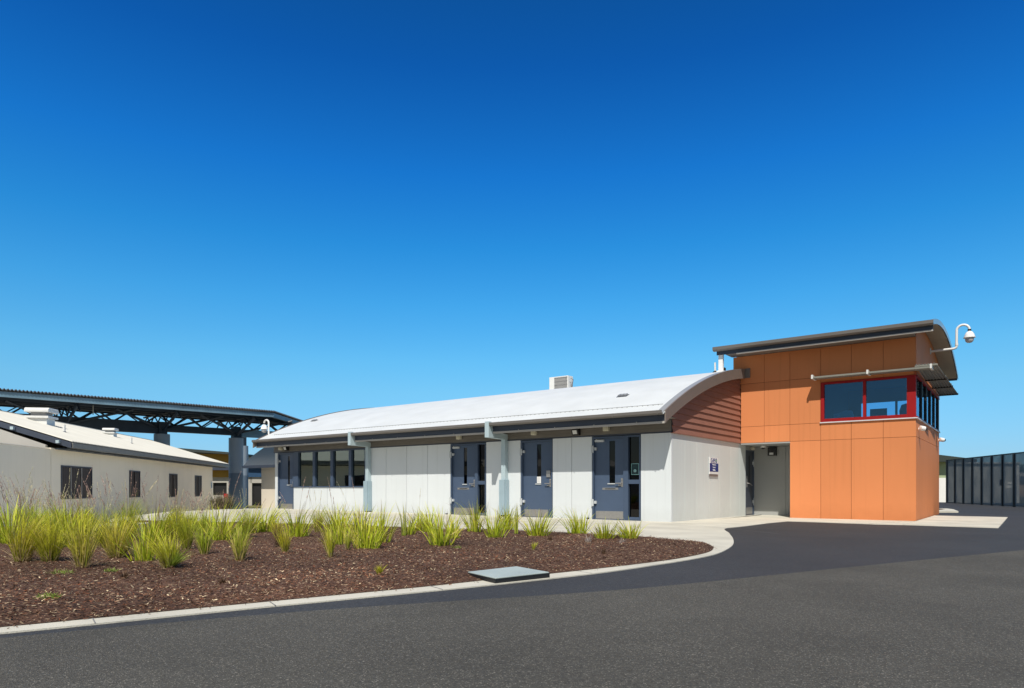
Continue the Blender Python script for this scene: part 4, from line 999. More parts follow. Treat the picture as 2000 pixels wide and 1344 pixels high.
# things inside the tower
dk = thing('desk', (-3.9, 23.1, 2.72), 'long desk behind the tower front window', 'desk')
MB().box(-5.3, -2.7, 22.55, 23.4, 2.93, 2.965).build('desktop', mat('desk_pale', (.3, .3, .3), .5), dk)
MB().box(-5.28, -5.22, 22.6, 23.35, 2.72, 2.93).box(-2.8, -2.74, 22.6, 23.35, 2.72, 2.93).build('leg', M_grille, dk)
pr = thing('printer', (-4.4, 22.95, 2.965), 'pale desktop printer seen through the left tower pane', 'printer')
MB().box(-4.66, -4.16, 22.58, 22.98, 2.967, 3.16).build('body', M_whitemetal, pr, bevel=.02)
q = MB(); q.prism([(-4.62, 22.6, 3.162), (-4.45, 22.6, 3.21), (-4.3, 22.6, 3.245), (-4.18, 22.6, 3.23), (-4.18, 22.6, 3.162)], (0, .34, 0)); q.build('lid', M_whitemetal, pr)
MB().box(-4.55, -4.36, 22.57, 22.579, 3.02, 3.05).build('paper_slot', M_black, pr)
mo = thing('monitor', (-3.55, 23.6, 2.965), 'dark computer monitor seen from behind through the right tower pane', 'monitor')
MB().box(-3.76, -3.30, 23.2, 23.23, 3.03, 3.30).build('screen', M_black, mo, bevel=.008); MB().box(-3.57, -3.49, 23.2, 23.3, 2.966, 3.05).build('stand', M_black, mo)
ch = thing('office_chair', (-2.95, 24.3, 2.72), 'office chair back seen at the right edge of the tower window', 'chair')
q = MB(); q.lathe((-2.9, 24.3, 3.1), [(.05, 0), (.2, .02), (.22, .2), (.16, .38), (.04, .42)], 16); q.build('backrest', mat('chair_grey', (.2, .22, .24), .7), ch, smooth=True)
MB().lathe((-2.9, 24.3, 2.72), [(.2, 0), (.03, .04), (.03, .38)], 12).build('pedestal', M_black, ch, smooth=True)
# plate cover and block
ld = thing('pit_cover', (-3.9, 5.1, .05), 'flat grey-green plate cover with a black rim in the mulch by the kerb', 'pit cover')
LP = [(-4.17, 4.87), (-4.07, 5.50), (-3.55, 5.31), (-3.69, 4.68)]
q = MB(); q.prism([(x, y, .103) for x, y in LP], (0, 0, .012)); q.build('plate', M_lid, ld, bevel=.004)
cx, cy = sum(p[0] for p in LP)/4, sum(p[1] for p in LP)/4
q = MB(); q.prism([(cx+(x-cx)*1.015, cy+(y-cy)*1.015, -.02) for x, y in LP], (0, 0, .1225)); q.build('rim', M_lidside, ld)
bl = thing('concrete_block', (-13.2, 5.6, 0), 'low white concrete block with faint red lettering behind the tussocks', 'block')
Mb = Matrix.Translation((-13.15, 5.55, 0)) @ Matrix.Rotation(R(37), 4, 'Z')
q = MB(); q.box(-.28, .42, 0, .5, -.1, .25, Mb); q.build('body', M_conc, bl, bevel=.015)
q = MB(); rr = random.Random(4); x = -.02
while x < .26:
    l = rr.uniform(.014, .03); q.box(x, x+l, -.003, -.0005, .155, .185, Mb); x += l+.008
q.build('lettering', M_redbox, bl)

pj = MB()
def cut(x0, y0, x1, y1, w_=.012):
    d = Vector((x1-x0, y1-y0, 0)); n_ = Vector((-d.y, d.x, 0)).normalized()*w_/2; k = 12
    for i in range(k):
        a = Vector((x0, y0, 0))+d*(i/k); b = Vector((x0, y0, 0))+d*((i+1)/k)
        pj.poly([(p.x, p.y, gz(p.x, p.y)+.0035) for p in (a-n_, b-n_, b+n_, a+n_)])
for x in (-21, -18, -15, -12, -9): cut(x, 11.2 if x > -16 else 12.0, x, YF-.02)
cut(-7.3, 16.6, -3.75, 13.6); cut(-3.2, 19.55, -2.47, 22.3, .02); cut(XG, 19.9, -5.25, 19.9)
for (ax, ay), (bx, by) in (((-3.58, 9.2), (-3.30, 9.2)), ((-3.36, 7.5), (-3.22, 7.5)), ((-3.62, 5.9), (-3.40, 5.85)), ((-4.02, 4.2), (-3.80, 4.12)), ((-4.38, 2.9), (-4.18, 2.82)), ((-4.66, 1.84), (-4.47, 1.78))): cut(ax, ay, bx, by, .008)
tag(pj.build('path_joints', M_joint), kind='structure')
# ------------------------------------------------------------------ beige building (own frame: u along the wall towards the viewer, v away, z up)
def frame(A, s, n): return Matrix(((s[0], n[0], 0, A[0]), (s[1], n[1], 0, A[1]), (0, 0, 1, 0), (0, 0, 0, 1)))
MBG = frame((-34.24, 19.32), (.72733, -.68629), (-.68629, -.72733))
bb = thing('beige_building', (-30, 14, -.5), 'low beige building with a pale gabled roof and brown louvred windows', 'building')
wins = [(14.58, 16.62, .57, 1.55), (10.43, 11.49, .55, 1.53), (5.94, 7.05, .50, 1.51), (2.10, 3.25, .48, 1.50)]
q = MB(); u0 = 0.0
for a, b, z0, z1 in sorted(wins):
    q.box(u0, a, 0, .15, -.7, 2.02); q.box(a, b, 0, .15, -.7, z0); q.box(a, b, 0, .15, z1, 2.02); u0 = b
q.box(u0, 17.18, 0, .15, -.7, 2.02)
q.box(0, .15, .15, 7.0, -.7, 2.02)
q.build('wall', M_beige, bb, M=MBG)
q = MB(); q.box(17.2, 27, 0, .15, -.7, 1.97); q.box(17.2, 27, -.01, .16, 1.972, 1.995); q.build('courtyard_wall', M_beige, bb, M=MBG)
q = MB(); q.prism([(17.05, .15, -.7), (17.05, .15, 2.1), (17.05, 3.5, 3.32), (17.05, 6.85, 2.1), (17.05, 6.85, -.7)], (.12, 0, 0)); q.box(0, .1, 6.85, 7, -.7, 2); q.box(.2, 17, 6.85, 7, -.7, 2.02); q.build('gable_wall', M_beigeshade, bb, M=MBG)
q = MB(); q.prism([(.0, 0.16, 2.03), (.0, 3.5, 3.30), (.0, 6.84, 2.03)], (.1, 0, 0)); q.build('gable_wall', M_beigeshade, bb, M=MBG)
q = MB()
sl = (3.45-2.2)/3.95
n = 190; ua, ub = -1.5, 17.05
for side in (0, 1):
    b0 = len(q.v)
    for i in range(n*4+1):
        u = ua+(ub-ua)*i/(n*4); dz = .012*math.cos(i*math.pi/2)
        v0 = -.47 if side == 0 else 7.47
        q.v += [(u, v0, 2.2+dz), (u, 3.5, 3.45+dz)]
    for i in range(n*4):
        a = b0+2*i; q.f.append((a, a+2, a+3, a+1))
rb = q.build('roof', mat('cream_roof', (.66, .645, .585), .55, .05, 1), bb, M=MBG)
so = rb.modifiers.new('solid', 'SOLIDIFY'); so.thickness = .02; so.offset = -1
q = MB(); q.box(-1.5, 17.05, 3.4, 3.6, 3.455, 3.475); q.build('ridge_cap', M_beigeroof, rb, M=MBG)
q = MB(); q.prism([(-1.52, -.50, 2.03), (-1.52, -.50, 2.175), (-1.52, -.40, 2.175), (-1.52, -.36, 2.03)], (18.56, 0, 0)); q.build('gutter', mat('gutter_grey', (.20, .20, .19), .5), rb, M=MBG)
q = MB(); q.box(-1.45, 17.0, -.35, -.02, 1.985, 2.02); q.build('soffit', M_steeldark, rb, M=MBG)
for u in (17.055, -1.54):
    for s_, v0 in ((1, -.47), (-1, 7.47)):
        q = MB(); q.prism([(u, v0, 2.02), (u, 3.5, 3.28), (u, 3.5, 3.43), (u, v0, 2.18)], (.03, 0, 0)); q.build('barge_board', M_fascia, rb, M=MBG)
for k in range(4):
    v = -.2+k*1.15; q = MB(); q.box(17.09, 17.2, v, v+.08, 2.2+(v+.47)*sl-.13, 2.2+(v+.47)*sl-.05); q.build('purlin_end', M_post, rb, M=MBG)
lw_ = MB(); lw_.prism([(17.3, .2, 1.9), (17.3, 6.5, 2.55), (17.3, 6.5, 2.6), (17.3, .2, 1.95)], (8, 0, 0)); lw_.build('lean_to_roof', M_beigeroof, bb, M=MBG)
for a, b, z0, z1 in wins:
    f = MB(); f.box(a, a+.04, -.02, .1, z0, z1); f.box(b-.04, b, -.02, .1, z0, z1); f.box(a+.04, b-.04, -.02, .1, z0, z0+.04); f.box(a+.04, b-.04, -.02, .1, z1-.04, z1)
    wo = f.build('window', M_fascia, bb, M=MBG)
    l = MB(); k = max(3, int((b-a)/.11))
    for i in range(k):
        u = a+.05+i*(b-a-.1)/k; l.box(u, u+(b-a-.1)/k*.86, .0, .02, z0+.05, z1-.05)
    l.build('louvre', M_louver, wo, M=MBG)
    MB().box(a+.02, b-.02, .06, .09, z0+.02, z1-.02).build('pane', M_black, wo, M=MBG)
    if b-a > 1.8:
        for t_ in (.36, .70): MB().box(a+(b-a)*t_, a+(b-a)*t_+.035, -.025, -.002, z0+.04, z1-.04).build('mullion', M_grille, wo, M=MBG)
    else: MB().box((a+b)/2, (a+b)/2+.03, -.025, -.002, z0+.04, z1-.04).build('mullion', M_louver, wo, M=MBG)
nt_ = thing('wall_plaque', MBG @ Vector((.25, -.02, 1.0)), 'narrow blue and white plaque at the right end of the beige wall', 'sign')
MB().box(.12, .36, -.02, -.002, .86, 1.22).build('board', M_whitep, nt_, M=MBG)
MB().box(.16, .32, -.026, -.021, .9, 1.18).build('blue_strip', M_steelblue, nt_, M=MBG)
def cowl(u, v, s, lab):
    z = 2.2+(v+.47)*sl; p = MBG @ Vector((u, v, z)); t = thing('roof_ventilator', p, lab, 'roof ventilator', 'square ventilators on the beige building')
    q = MB(); q.box(u-.36*s, u+.36*s, v-.36*s, v+.36*s, z-.2, z+.20*s); q.box(u-.46*s, u+.46*s, v-.46*s, v+.46*s, z+.20*s, z+.29*s); q.build('curb', M_whitemetal, t, M=MBG)
    MB().box(u-.30*s, u+.30*s, v-.30*s, v+.30*s, z+.291*s, z+.45*s).build('throat', M_grille, t, M=MBG)
    q = MB(); q.box(u-.48*s, u+.48*s, v-.48*s, v+.48*s, z+.45*s, z+.56*s); q.prism([(u-.48*s, v-.48*s, z+.56*s), (u+.48*s, v-.48*s, z+.56*s), (u+.40*s, v-.48*s, z+.64*s), (u-.40*s, v-.48*s, z+.64*s)], (0, .96*s, 0))
    q.build('hood', M_whitemetal, t, bevel=.015, M=MBG)
cowl(12.6, 2.35, .78, 'large white ventilator on the beige building roof'); cowl(6.9, 2.35, .5, 'small white ventilator on the beige building roof')
for u, v, lab in ((14.0, 1.05, 'thin pipe beside the large roof ventilator'), (8.3, 1.05, 'thin pipe near the middle of the beige building roof')):
    z = 2.2+(v+.47)*sl; t = thing('vent_pipe', MBG @ Vector((u, v, z)), lab, 'vent pipe', 'thin pipes on the beige roof')
    MB().tube([(u, v, z-.02), (u, v, z+.26)], .04, 10).build('pipe', M_whitemetal, t, smooth=True, M=MBG); MB().lathe((u, v, z-.04), [(.10, 0), (.08, .05), (.045, .08)], 12).build('flashing', M_fascia, t, smooth=True, M=MBG)
# second grey roof beyond
g2 = thing('grey_roofed_building', MBG @ Vector((6, 13, -.5)), 'grey roofed building half hidden behind the beige building', 'building')
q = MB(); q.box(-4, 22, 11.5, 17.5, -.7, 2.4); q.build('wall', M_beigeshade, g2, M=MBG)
q = MB(); q.prism([(-4.5, 11, 2.4), (-4.5, 14.5, 4.15), (-4.5, 18, 2.4)], (26.5, 0, 0)); q.build('roof', mat('grey_roof', (.16, .16, .18), .5), g2, M=MBG)

yd = MB(); yd.poly([tuple(MBG @ Vector(p)) for p in ((-14, -13, -.6), (30, -5.5, -.6), (30, 0.2, -.6), (-14, 22, -.6))]); tag(yd.build('yard_bounce_sheet', mat('pale_bounce', (.72, .69, .60), .85, .05, 1)), kind='structure')  # unseen pale sheet added to bounce sunlight onto the beige wall
# ------------------------------------------------------------------ steel canopy (camera-neutral local frame: a = along, b = away)
ya = .6436; Fv = Vector((-math.sin(ya), math.cos(ya), 0)); Rv = Vector((math.cos(ya), math.sin(ya), 0))
def LD(lat, d, z=0): return Fv*d+Rv*lat+Vector((0, 0, z))
KS = 1.4   # canopy size factor
def LK(lat, d): return LD(lat*KS, d*KS, .9*(1-KS))
cn = thing('steel_canopy', LD(-16.8, 42), 'dark steel canopy with open trusses on round columns behind the beige building', 'canopy')
c0 = LK(-10.14, 29); ad = (Rv*1.0275+Fv).normalized(); bd = (Fv-Rv*1.0275).normalized()
MC = Matrix(((ad.x, bd.x, 0, c0.x), (ad.y, bd.y, 0, c0.y), (0, 0, 1, c0.z), (0, 0, 0, 1))) @ Matrix.Diagonal((KS, KS, KS, 1))
# outline in (a,b): corner at origin, front edge runs to a=-18; right edge turns 45 degrees
ZB, ZT = 3.90, 4.075
q = MB(); q.box(-20, 0, -.03, .05, ZB, ZT)
q.build('edge_beam', M_steelblue, cn, M=MC)
q = MB(); Mr = Matrix.Translation((0, -.03, 0)) @ Matrix.Rotation(R(45.8), 4, 'Z'); q.box(0.0, 8.5, 0, .08, ZB, ZT, Mr); q.build('edge_beam', M_steelblue, cn, M=MC)
q = MB()   # corrugated roof sheet, ribs running back from the front edge
n = 250; aa, a1 = -20.1, .0; e6 = 6.0
b0 = 0
for i in range(n*4+1):
    a = aa+(a1-aa+6.2)*i/(n*4); dz = .035*math.cos(i*math.pi/2*1.0)
    bs = -.10 if a < 0 else -.10+a*1.03
    q.v += [(a, bs, ZT+.075+dz), (a, 4.6, ZT+.16+dz)]
for i in range(n*4): q.f.append((2*i, 2*i+2, 2*i+3, 2*i+1))
cr = q.build('roof', M_canopyroof, cn, M=MC); so = cr.modifiers.new('solid', 'SOLIDIFY'); so.thickness = .02; so.offset = -1
q = MB()
for k in range(4): q.box(-20, k*1.0-.1, .7+k*1.1, .78+k*1.1, ZB-.02+k*.03, ZT+.0+k*.03)
q.build('purlin', M_steeldark, cn, M=MC)
def truss(m, p, q_, z0, z1, nb, r_=.045):
    p = Vector(p); q_ = Vector(q_)
    for i in range(nb):
        a = p.lerp(q_, i/nb); b = p.lerp(q_, (i+.5)/nb); c_ = p.lerp(q_, (i+1)/nb)
        m.tube([(a.x, a.y, z0), (b.x, b.y, z1)], r_, 6); m.tube([(b.x, b.y, z1), (c_.x, c_.y, z0)], r_, 6)
    m.tube([(p.x, p.y, z1), (q_.x, q_.y, z1)], r_*1.3, 6)
P1 = MC.inverted() @ LK(-14.36, 28); P2 = MC.inverted() @ LK(-12.21, 30.2)
print('canopy cols', P1, P2)
bcol = (P1.y+P2.y)/2
q = MB(); q.box(-20, P1.x-.0, bcol-.12, bcol+.12, 3.12, 3.58); q.box(P1.x, P2.x, bcol-.12, bcol+.12, 3.21, 3.49); q.build('girder', M_steeldark, cn, M=MC)
q = MB(); q.box(P2.x+.2, P2.x+3.4, bcol-.1, bcol+.1, 3.16, 3.49); q.build('girder', M_steelblue, cn, M=MC)
q = MB(); truss(q, (-20, bcol, 0), (P2.x+3.0, bcol, 0), 3.5, 3.92, 20, .036); q.build('truss', M_steeldark, cn, M=MC)
q = MB(); truss(q, (-20, 4.3, 0), (2.5, 4.3, 0), 3.62, 4.05, 18, .025); q.build('truss', M_steeldark, cn, M=MC)
for k, a in enumerate((-17.5, -13.5, P1.x-3.4, P1.x, P2.x)):
    q = MB(); truss(q, (a, .1, 0), (a, 4.4, 0), 3.6, 3.93, 5, .03); q.tube([(a, bcol, 3.2), (a+.0, .4, 3.88)], .06, 6); q.tube([(a, bcol, 3.3), (a-2.0, bcol-1.2, 3.9)], .05, 6); q.tube([(a, bcol, 3.3), (a+2.0, bcol-1.2, 3.9)], .05, 6); q.build('truss', M_steeldark, cn, M=MC)
q = MB(); q.box(-6.6, -6.57, .4, .43, 3.55, 3.88); q.box(-12.5, -12.4, -.06, -.031, ZB+.02, ZT-.02); q.box(-11.0, -10.4, 1.2, 2.0, 3.80, 3.86); q.build('hanger', M_awnedge, cn, M=MC)
for P in (P1, P2, MC.inverted() @ LK(-14.15, 35.8)):
    x, y = P.x, P.y; low = P is P2
    q = MB(); q.tube([(x, y, 1.55), (x, y, 3.10)], .30, 32); co = q.build('column', M_column, cn, smooth=True, M=MC)
    q = MB(); q.tube([(x, y, -.9), (x, y, 1.548)], .30, 32); q.build('column_base', M_columnlow, co, smooth=True, M=MC)
    q = MB(); q.box(x-.16, x+.16, y-.16, y+.16, 3.10, 3.60); q.build('column_cap', M_steeldark, co, M=MC)

# ------------------------------------------------------------------ yellow and blue building beyond
MY = Matrix(((Rv.x, Fv.x, 0, 0), (Rv.y, Fv.y, 0, 0), (0, 0, 1, 0), (0, 0, 0, 1)))
MYK = Matrix.Translation((0, 0, .9*(1-KS))) @ MY @ Matrix.Diagonal((KS, KS, KS, 1))
yb_ = thing('yellow_and_blue_building', LD(-22.4, 58.8, -.6), 'building with a yellow band, a blue band and dark openings behind the canopy columns', 'building')
q = MB()
for a, b in ((-24, -18.4), (-17.55, -16.0), (-14.9, -13)): q.box(a, b, 42, 42.3, -.9, 1.56)
q.box(-18.4, -17.55, 42, 42.3, 1.22, 1.56); q.box(-18.4, -17.55, 42, 42.3, -.9, .45); q.box(-16.15, -14.9, 42, 42.3, 1.2, 1.56)
q.build('wall', mat('pale_grey_wall', (.42, .40, .36), .7), yb_, M=MYK)  # one even grey-white for the whole lower wall
MB().box(-24, -16.75, 41.9, 42.3, 1.562, 2.98).build('yellow_cladding', M_yellow, yb_, M=MYK)
MB().box(-16.72, -12, 41.9, 42.3, 1.562, 2.62).build('blue_cladding', M_blueclad, yb_, M=MYK)
MB().box(-18.4, -17.55, 42.15, 42.2, .45, 1.22).build('window', M_black, yb_, M=MYK)
MB().box(-16.0, -14.9, 42.15, 42.2, -.9, 1.2).build('door', M_black, yb_, M=MYK)
q = MB(); q.prism([(-27, 41.2, 3.55), (-16.6, 41.2, 2.90), (-16.6, 41.2, 3.02), (-20, 41.2, 3.30), (-27, 41.2, 3.68)], (0, 6, 0)); q.prism([(-16.6, 41.3, 2.64), (-12, 41.3, 2.5), (-12, 41.3, 2.62), (-16.6, 41.3, 2.78)], (0, 6, 0)); q.build('roof', M_shedroof, yb_, M=MYK)
MB().box(-18.7, -17.0, 41.5, 41.89, 1.98, 2.16).build('air_duct', M_fascia, yb_, M=MYK)
rbx = thing('red_cabinet', LD(-21.8, 51.8, 0), 'small red fire hose cabinet by the grey canopy column', 'cabinet')
MB().box(-15.61, -15.42, 37.0, 37.12, .33, .58).build('cabinet_body', M_redbox, rbx, M=MYK); MB().box(-15.56, -15.48, 36.99, 36.998, .50, .52).build('handle', M_gutter, rbx, M=MYK)
MB().box(-15.53, -15.50, 37.03, 37.08, -.62, .33).build('stand', M_fascia, rbx, M=MYK)
# blue curved-roof building behind the left end
bc = thing('blue_roofed_building', LD(-12, 40, -.3), 'small beige building with a dark blue curved corrugated roof behind the white building', 'building')
# wall runs along +X world
AX = LD(-13.95, 38.0)
x0, y0_ = AX.x, AX.y
q = MB(); q.box(x0, x0+9, y0_, y0_+7, -.7, 2.22); q.build('wall', mat('cream_wall', (.62, .56, .47), .7, .03, .8), bc)
q = MB(); n = 24; cz, Rr = None, 5.2
prof = []
for i in range(n+1):
    t = i/n; y = y0_-.7+t*8.4; prof.append((y, 2.12+2.0*math.sin(math.pi*t)**.8))
for x in (x0-.65, x0+9):
    for y, z in prof: q.v.append((x, y, z))
for x in (x0-.65, x0+9):
    for y, z in prof: q.v.append((x, y, z-.1))
L_ = n+1
for i in range(n): q.f += [(i, i+1, L_+i+1, L_+i), (2*L_+i, 3*L_+i, 3*L_+i+1, 2*L_+i+1), (i, 2*L_+i, 2*L_+i+1, i+1)]
rfb = q.build('roof', M_blueroof, bc, smooth=True)
MB().box(x0-.67, x0+9, y0_-.78, y0_-.68, 1.98, 2.13).build('gutter', M_fascia, rfb)
q = MB(); q.prism([(x0, y0_, 2.22)]+[(x0, y, z-.12) for y, z in prof if z > 2.6]+[(x0, y0_+7, 2.22)], (.1, 0, 0)); q.build('gable_wall', M_blueclad, bc)

# ------------------------------------------------------------------ right side: fence, sheds, trees
fe = thing('mesh_fence', LD(25.5, 37, 0), 'tall dark security fence of grey mesh panels between slim posts', 'fence')
F1 = Vector((26.77, 42.0)); F8 = Vector((24.64, 33.5)); stp = (F8-F1)/7
mm, ntm, bm_ = nodes('woven_mesh'); outm = ntm.nodes['Material Output']
tr1 = N(ntm, 'ShaderNodeBsdfTransparent'); mxm = N(ntm, 'ShaderNodeMixShader'); bm_.inputs['Base Color'].default_value = (.13, .15, .165, 1); bm_.inputs['Roughness'].default_value = .5
tcm = N(ntm, 'ShaderNodeTexCoord'); nzm = N(ntm, 'ShaderNodeTexNoise'); nzm.inputs['Scale'].default_value = 1.3; nzm.inputs['Detail'].default_value = 3; ntm.links.new(tcm.outputs['Object'], nzm.inputs['Vector'])
mrm = N(ntm, 'ShaderNodeMapRange'); mrm.inputs[1].default_value = .3; mrm.inputs[2].default_value = .7; mrm.inputs[3].default_value = .60; mrm.inputs[4].default_value = .76
ntm.links.new(nzm.outputs[0], mrm.inputs[0]); ntm.links.new(mrm.outputs[0], mxm.inputs[0]); ntm.links.new(tr1.outputs[0], mxm.inputs[1]); ntm.links.new(bm_.outputs[0], mxm.inputs[2]); ntm.links.new(mxm.outputs[0], outm.inputs[0])
M_fpost = mat('fence_post_dark', (.010, .013, .018), .5)
u_ = Vector((stp.x, stp.y, 0)).normalized(); FM = MY
for k in range(14):
    p = F1+stp*k; 
    ang = math.atan2(stp.y, stp.x); M2 = MY @ Matrix.Translation((p.x, p.y, 0)) @ Matrix.Rotation(ang, 4, 'Z')
    q = MB(); q.box(-.055, .055, -.055, .055, -.1, 2.62); q.build('post', M_fpost, fe, M=M2)
    if k < 13:
        q = MB(); q.box(.056, stp.length-.056, -.004, .004, .06, 2.56); q.build('mesh_panel', mm, fe, M=M2)
        q = MB(); q.box(.056, stp.length-.056, -.03, .03, 2.561, 2.62); q.box(.056, stp.length-.056, -.03, .03, .0, .055); q.build('rail', M_fpost, fe, M=M2)
M2 = MY @ Matrix.Translation((*(F1+stp*6), 0)) @ Matrix.Rotation(math.atan2(stp.y, stp.x), 4, 'Z')
MB().box(-.11, -.075, -.10, .1, 1.02, 1.32).build('lock_box', M_grille, fe, M=M2)
s1 = thing('green_clad_shed', LD(37, 58, 0), 'shed with green cladding over a white base and a dark gable roof behind the tower', 'shed')
MB().box(24, 35.75, 56, 70, -.7, 1.72).build('base_wall', M_whitep, s1, M=MY)
MB().box(24, 35.72, 56.02, 70, 1.722, 3.2).build('green_cladding', corrugated('green_sheet', (.36, .43, .27), 'X', .25, .5, .05, ya), s1, M=MY)
q = MB(); q.prism([(20, 55.2, 5.3), (37.6, 55.2, 3.22), (37.6, 55.2, 3.0), (20, 55.2, 3.1)], (0, 15, 0)); q.build('roof', M_shedroof, s1, M=MY)
s2_ = thing('grey_shed', LD(48, 62, 0), 'long pale grey shed seen through the mesh fence', 'shed')
MB().box(38.2, 45.9, 62, 72, -.7, 3.1).build('wall', mat('shed_grey', (.42, .43, .42), .6, .08, .6, stretch=(1, 1, .2)), s2_, M=MY)
MB().box(38.0, 46.1, 61.8, 72.2, 3.102, 3.22).build('roof', mat('shed_roof_pale', (.5, .52, .52), .5), s2_, M=MY)
q = MB(); q.box(44.9, 45.7, 61.97, 61.999, .9, 1.1); q.box(44.9, 45.7, 61.97, 61.999, 1.25, 1.4); q.box(45.75, 46.0, 61.9, 62, -.6, 3.1); q.build('wall_trim', M_whitep, s2_, M=MY)
hb = thing('low_building', LD(95, 118, 0), 'low far building with a pale wall and dark roof beyond the field', 'building')
MB().box(86, 130, 118, 126, -.7, 2.1).build('wall', mat('far_tan', (.45, .33, .22), .8), hb, M=MY)
MB().box(85.5, 131, 117.5, 126.5, 2.1, 3.6).build('roof', mat('far_roof', (.06, .075, .10), .6), hb, M=MY)
MB().box(86.5, 130, 117.3, 117.49, 2.9, 3.5).build('roof_band', mat('far_band', (.5, .5, .48), .6), hb, M=MY)
M_bark = mat('bark', (.09, .07, .05), .9, .2, 6)
M_leaf = attr_mat('tree_leaf', .7, .2, .2)
def tree(lat, d, H, W, seed, lab):
    r = random.Random(seed); b = LD(lat, d, -.62); t = thing('tree', b, lab, 'tree', 'far trees beyond the fence')
    q = MB(); q.tube([b, b+Vector((.1, 0, H*.3)), b+Vector((-.1, .1, H*.7))], [.22, .16, .06], 8)
    cs = []
    for i in range(9):
        a = r.uniform(0, 6.3); e = b+Vector((math.cos(a)*W*r.uniform(.2, .7), math.sin(a)*W*r.uniform(.2, .7), H*r.uniform(.45, .95)))
        q.tube([b+Vector((0, 0, H*r.uniform(.25, .5))), e], [.08, .03], 6); cs.append(e)
    q.build('trunk', M_bark, t)
    V = []; F = []; C = []
    for c_ in cs+[b+Vector((0, 0, H*.7))]:
        rad = W*r.uniform(.28, .45); cc = r.uniform(.7, 1.3)
        for i in range(330):
            v = Vector((r.gauss(0, 1), r.gauss(0, 1), r.gauss(0, .8))).normalized()*rad*r.random()**.4; p = c_+v
            s_ = r.uniform(.12, .28); a1 = Vector((r.gauss(0, 1), r.gauss(0, 1), r.gauss(0, 1))).normalized(); a2 = a1.orthogonal().normalized()
            k = len(V); V += [tuple(p-a1*s_), tuple(p+a2*s_*.5), tuple(p+a1*s_), tuple(p-a2*s_*.5)]; F.append((k, k+1, k+2, k+3))
            f = cc*r.uniform(.6, 1.4); C += [(.045*f, .07*f, .028*f)]*4
    colored_mesh('crown', V, F, C, M_leaf, t)
for i, (lat, d, H, W, lb) in enumerate([(110.5, 150, 6.3, 3.4, 'rounded dark tree, nearest to the mesh fence end'), (117, 152, 6.6, 3.6, 'dark tree, second beyond the fence'), (123, 156, 5.6, 3.2, 'dark tree, third beyond the fence'), (131, 158, 7.2, 4.0, 'tallest dark tree at the far right')]):
    tree(lat, d, H, W, 40+i, lb)

# ------------------------------------------------------------------ sun, sky, camera
S = Vector((.52, -1, 1.478)).normalized()
sd_ = bpy.data.lights.new('sun', 'SUN'); sd_.energy = 5.0; sd_.angle = R(.53); sd_.color = (1, .945, .84)
so_ = bpy.data.objects.new('sun', sd_); COL.objects.link(so_); so_.rotation_euler = S.to_track_quat('Z', 'Y').to_euler(); so_.location = (0, 0, 30)
wd = bpy.data.worlds.new('World'); SC.world = wd; wd.use_nodes = True; nt = wd.node_tree; bg = nt.nodes['Background']
sk = nt.nodes.new('ShaderNodeTexSky'); sk.sky_type = 'NISHITA'; sk.sun_disc = False; sk.sun_elevation = math.asin(S.z); sk.sun_rotation = math.atan2(S.x, S.y)
sk.altitude = 0; sk.air_density = 1.0; sk.dust_density = .15; sk.ozone_density = 2.5
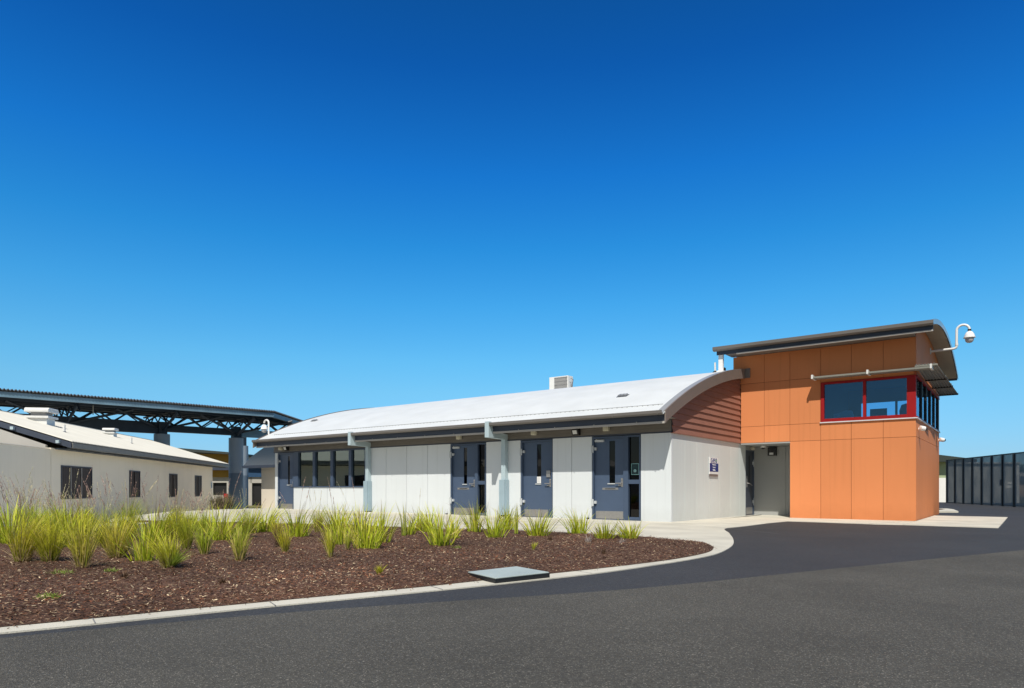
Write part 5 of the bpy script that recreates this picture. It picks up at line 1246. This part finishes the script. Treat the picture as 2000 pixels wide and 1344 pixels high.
# deep polarised blue: the Nishita sky tinted by elevation
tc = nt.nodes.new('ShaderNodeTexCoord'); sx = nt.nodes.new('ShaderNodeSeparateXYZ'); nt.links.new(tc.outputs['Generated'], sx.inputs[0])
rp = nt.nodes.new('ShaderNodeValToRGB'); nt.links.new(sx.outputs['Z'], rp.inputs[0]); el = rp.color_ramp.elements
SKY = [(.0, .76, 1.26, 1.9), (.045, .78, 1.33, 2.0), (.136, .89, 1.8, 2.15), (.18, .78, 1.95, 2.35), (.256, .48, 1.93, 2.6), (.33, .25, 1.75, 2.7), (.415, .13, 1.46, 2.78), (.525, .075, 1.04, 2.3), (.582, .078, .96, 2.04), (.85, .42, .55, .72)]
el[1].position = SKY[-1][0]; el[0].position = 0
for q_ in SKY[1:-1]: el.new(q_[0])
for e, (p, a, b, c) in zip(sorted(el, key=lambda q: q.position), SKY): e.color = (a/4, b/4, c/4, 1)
# the polarised deep blue lies away from the sun; towards the sun the sky stays pale
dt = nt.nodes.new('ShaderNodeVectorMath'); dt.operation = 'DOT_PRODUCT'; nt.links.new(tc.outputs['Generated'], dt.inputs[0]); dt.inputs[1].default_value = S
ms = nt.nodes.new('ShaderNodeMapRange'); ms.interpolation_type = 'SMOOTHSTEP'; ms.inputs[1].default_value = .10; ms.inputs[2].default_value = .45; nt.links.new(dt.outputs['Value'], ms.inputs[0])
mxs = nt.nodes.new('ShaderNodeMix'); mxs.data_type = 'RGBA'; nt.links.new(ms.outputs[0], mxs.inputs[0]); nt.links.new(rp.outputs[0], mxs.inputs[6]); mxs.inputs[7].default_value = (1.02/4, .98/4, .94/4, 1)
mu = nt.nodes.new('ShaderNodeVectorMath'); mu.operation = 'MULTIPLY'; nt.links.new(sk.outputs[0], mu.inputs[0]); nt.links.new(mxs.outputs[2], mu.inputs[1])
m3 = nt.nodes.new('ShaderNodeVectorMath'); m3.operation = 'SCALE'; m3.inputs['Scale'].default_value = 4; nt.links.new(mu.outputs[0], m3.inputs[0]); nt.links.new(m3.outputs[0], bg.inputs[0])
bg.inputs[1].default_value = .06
cd = bpy.data.cameras.new('camera'); cd.lens = 24; cd.sensor_width = 36; cd.shift_y = (953-672)/2000; cd.clip_end = 3000; cd.clip_start = .05
co_ = bpy.data.objects.new('camera', cd); COL.objects.link(co_); co_.location = (0, 0, .9); co_.rotation_euler = (math.pi/2, 0, .6436); SC.camera = co_
SC.view_settings.view_transform = 'Standard'; SC.view_settings.look = 'None'; SC.view_settings.gamma = 1; SC.view_settings.exposure = 0
SC.render.resolution_x = 1024; SC.render.resolution_y = 688
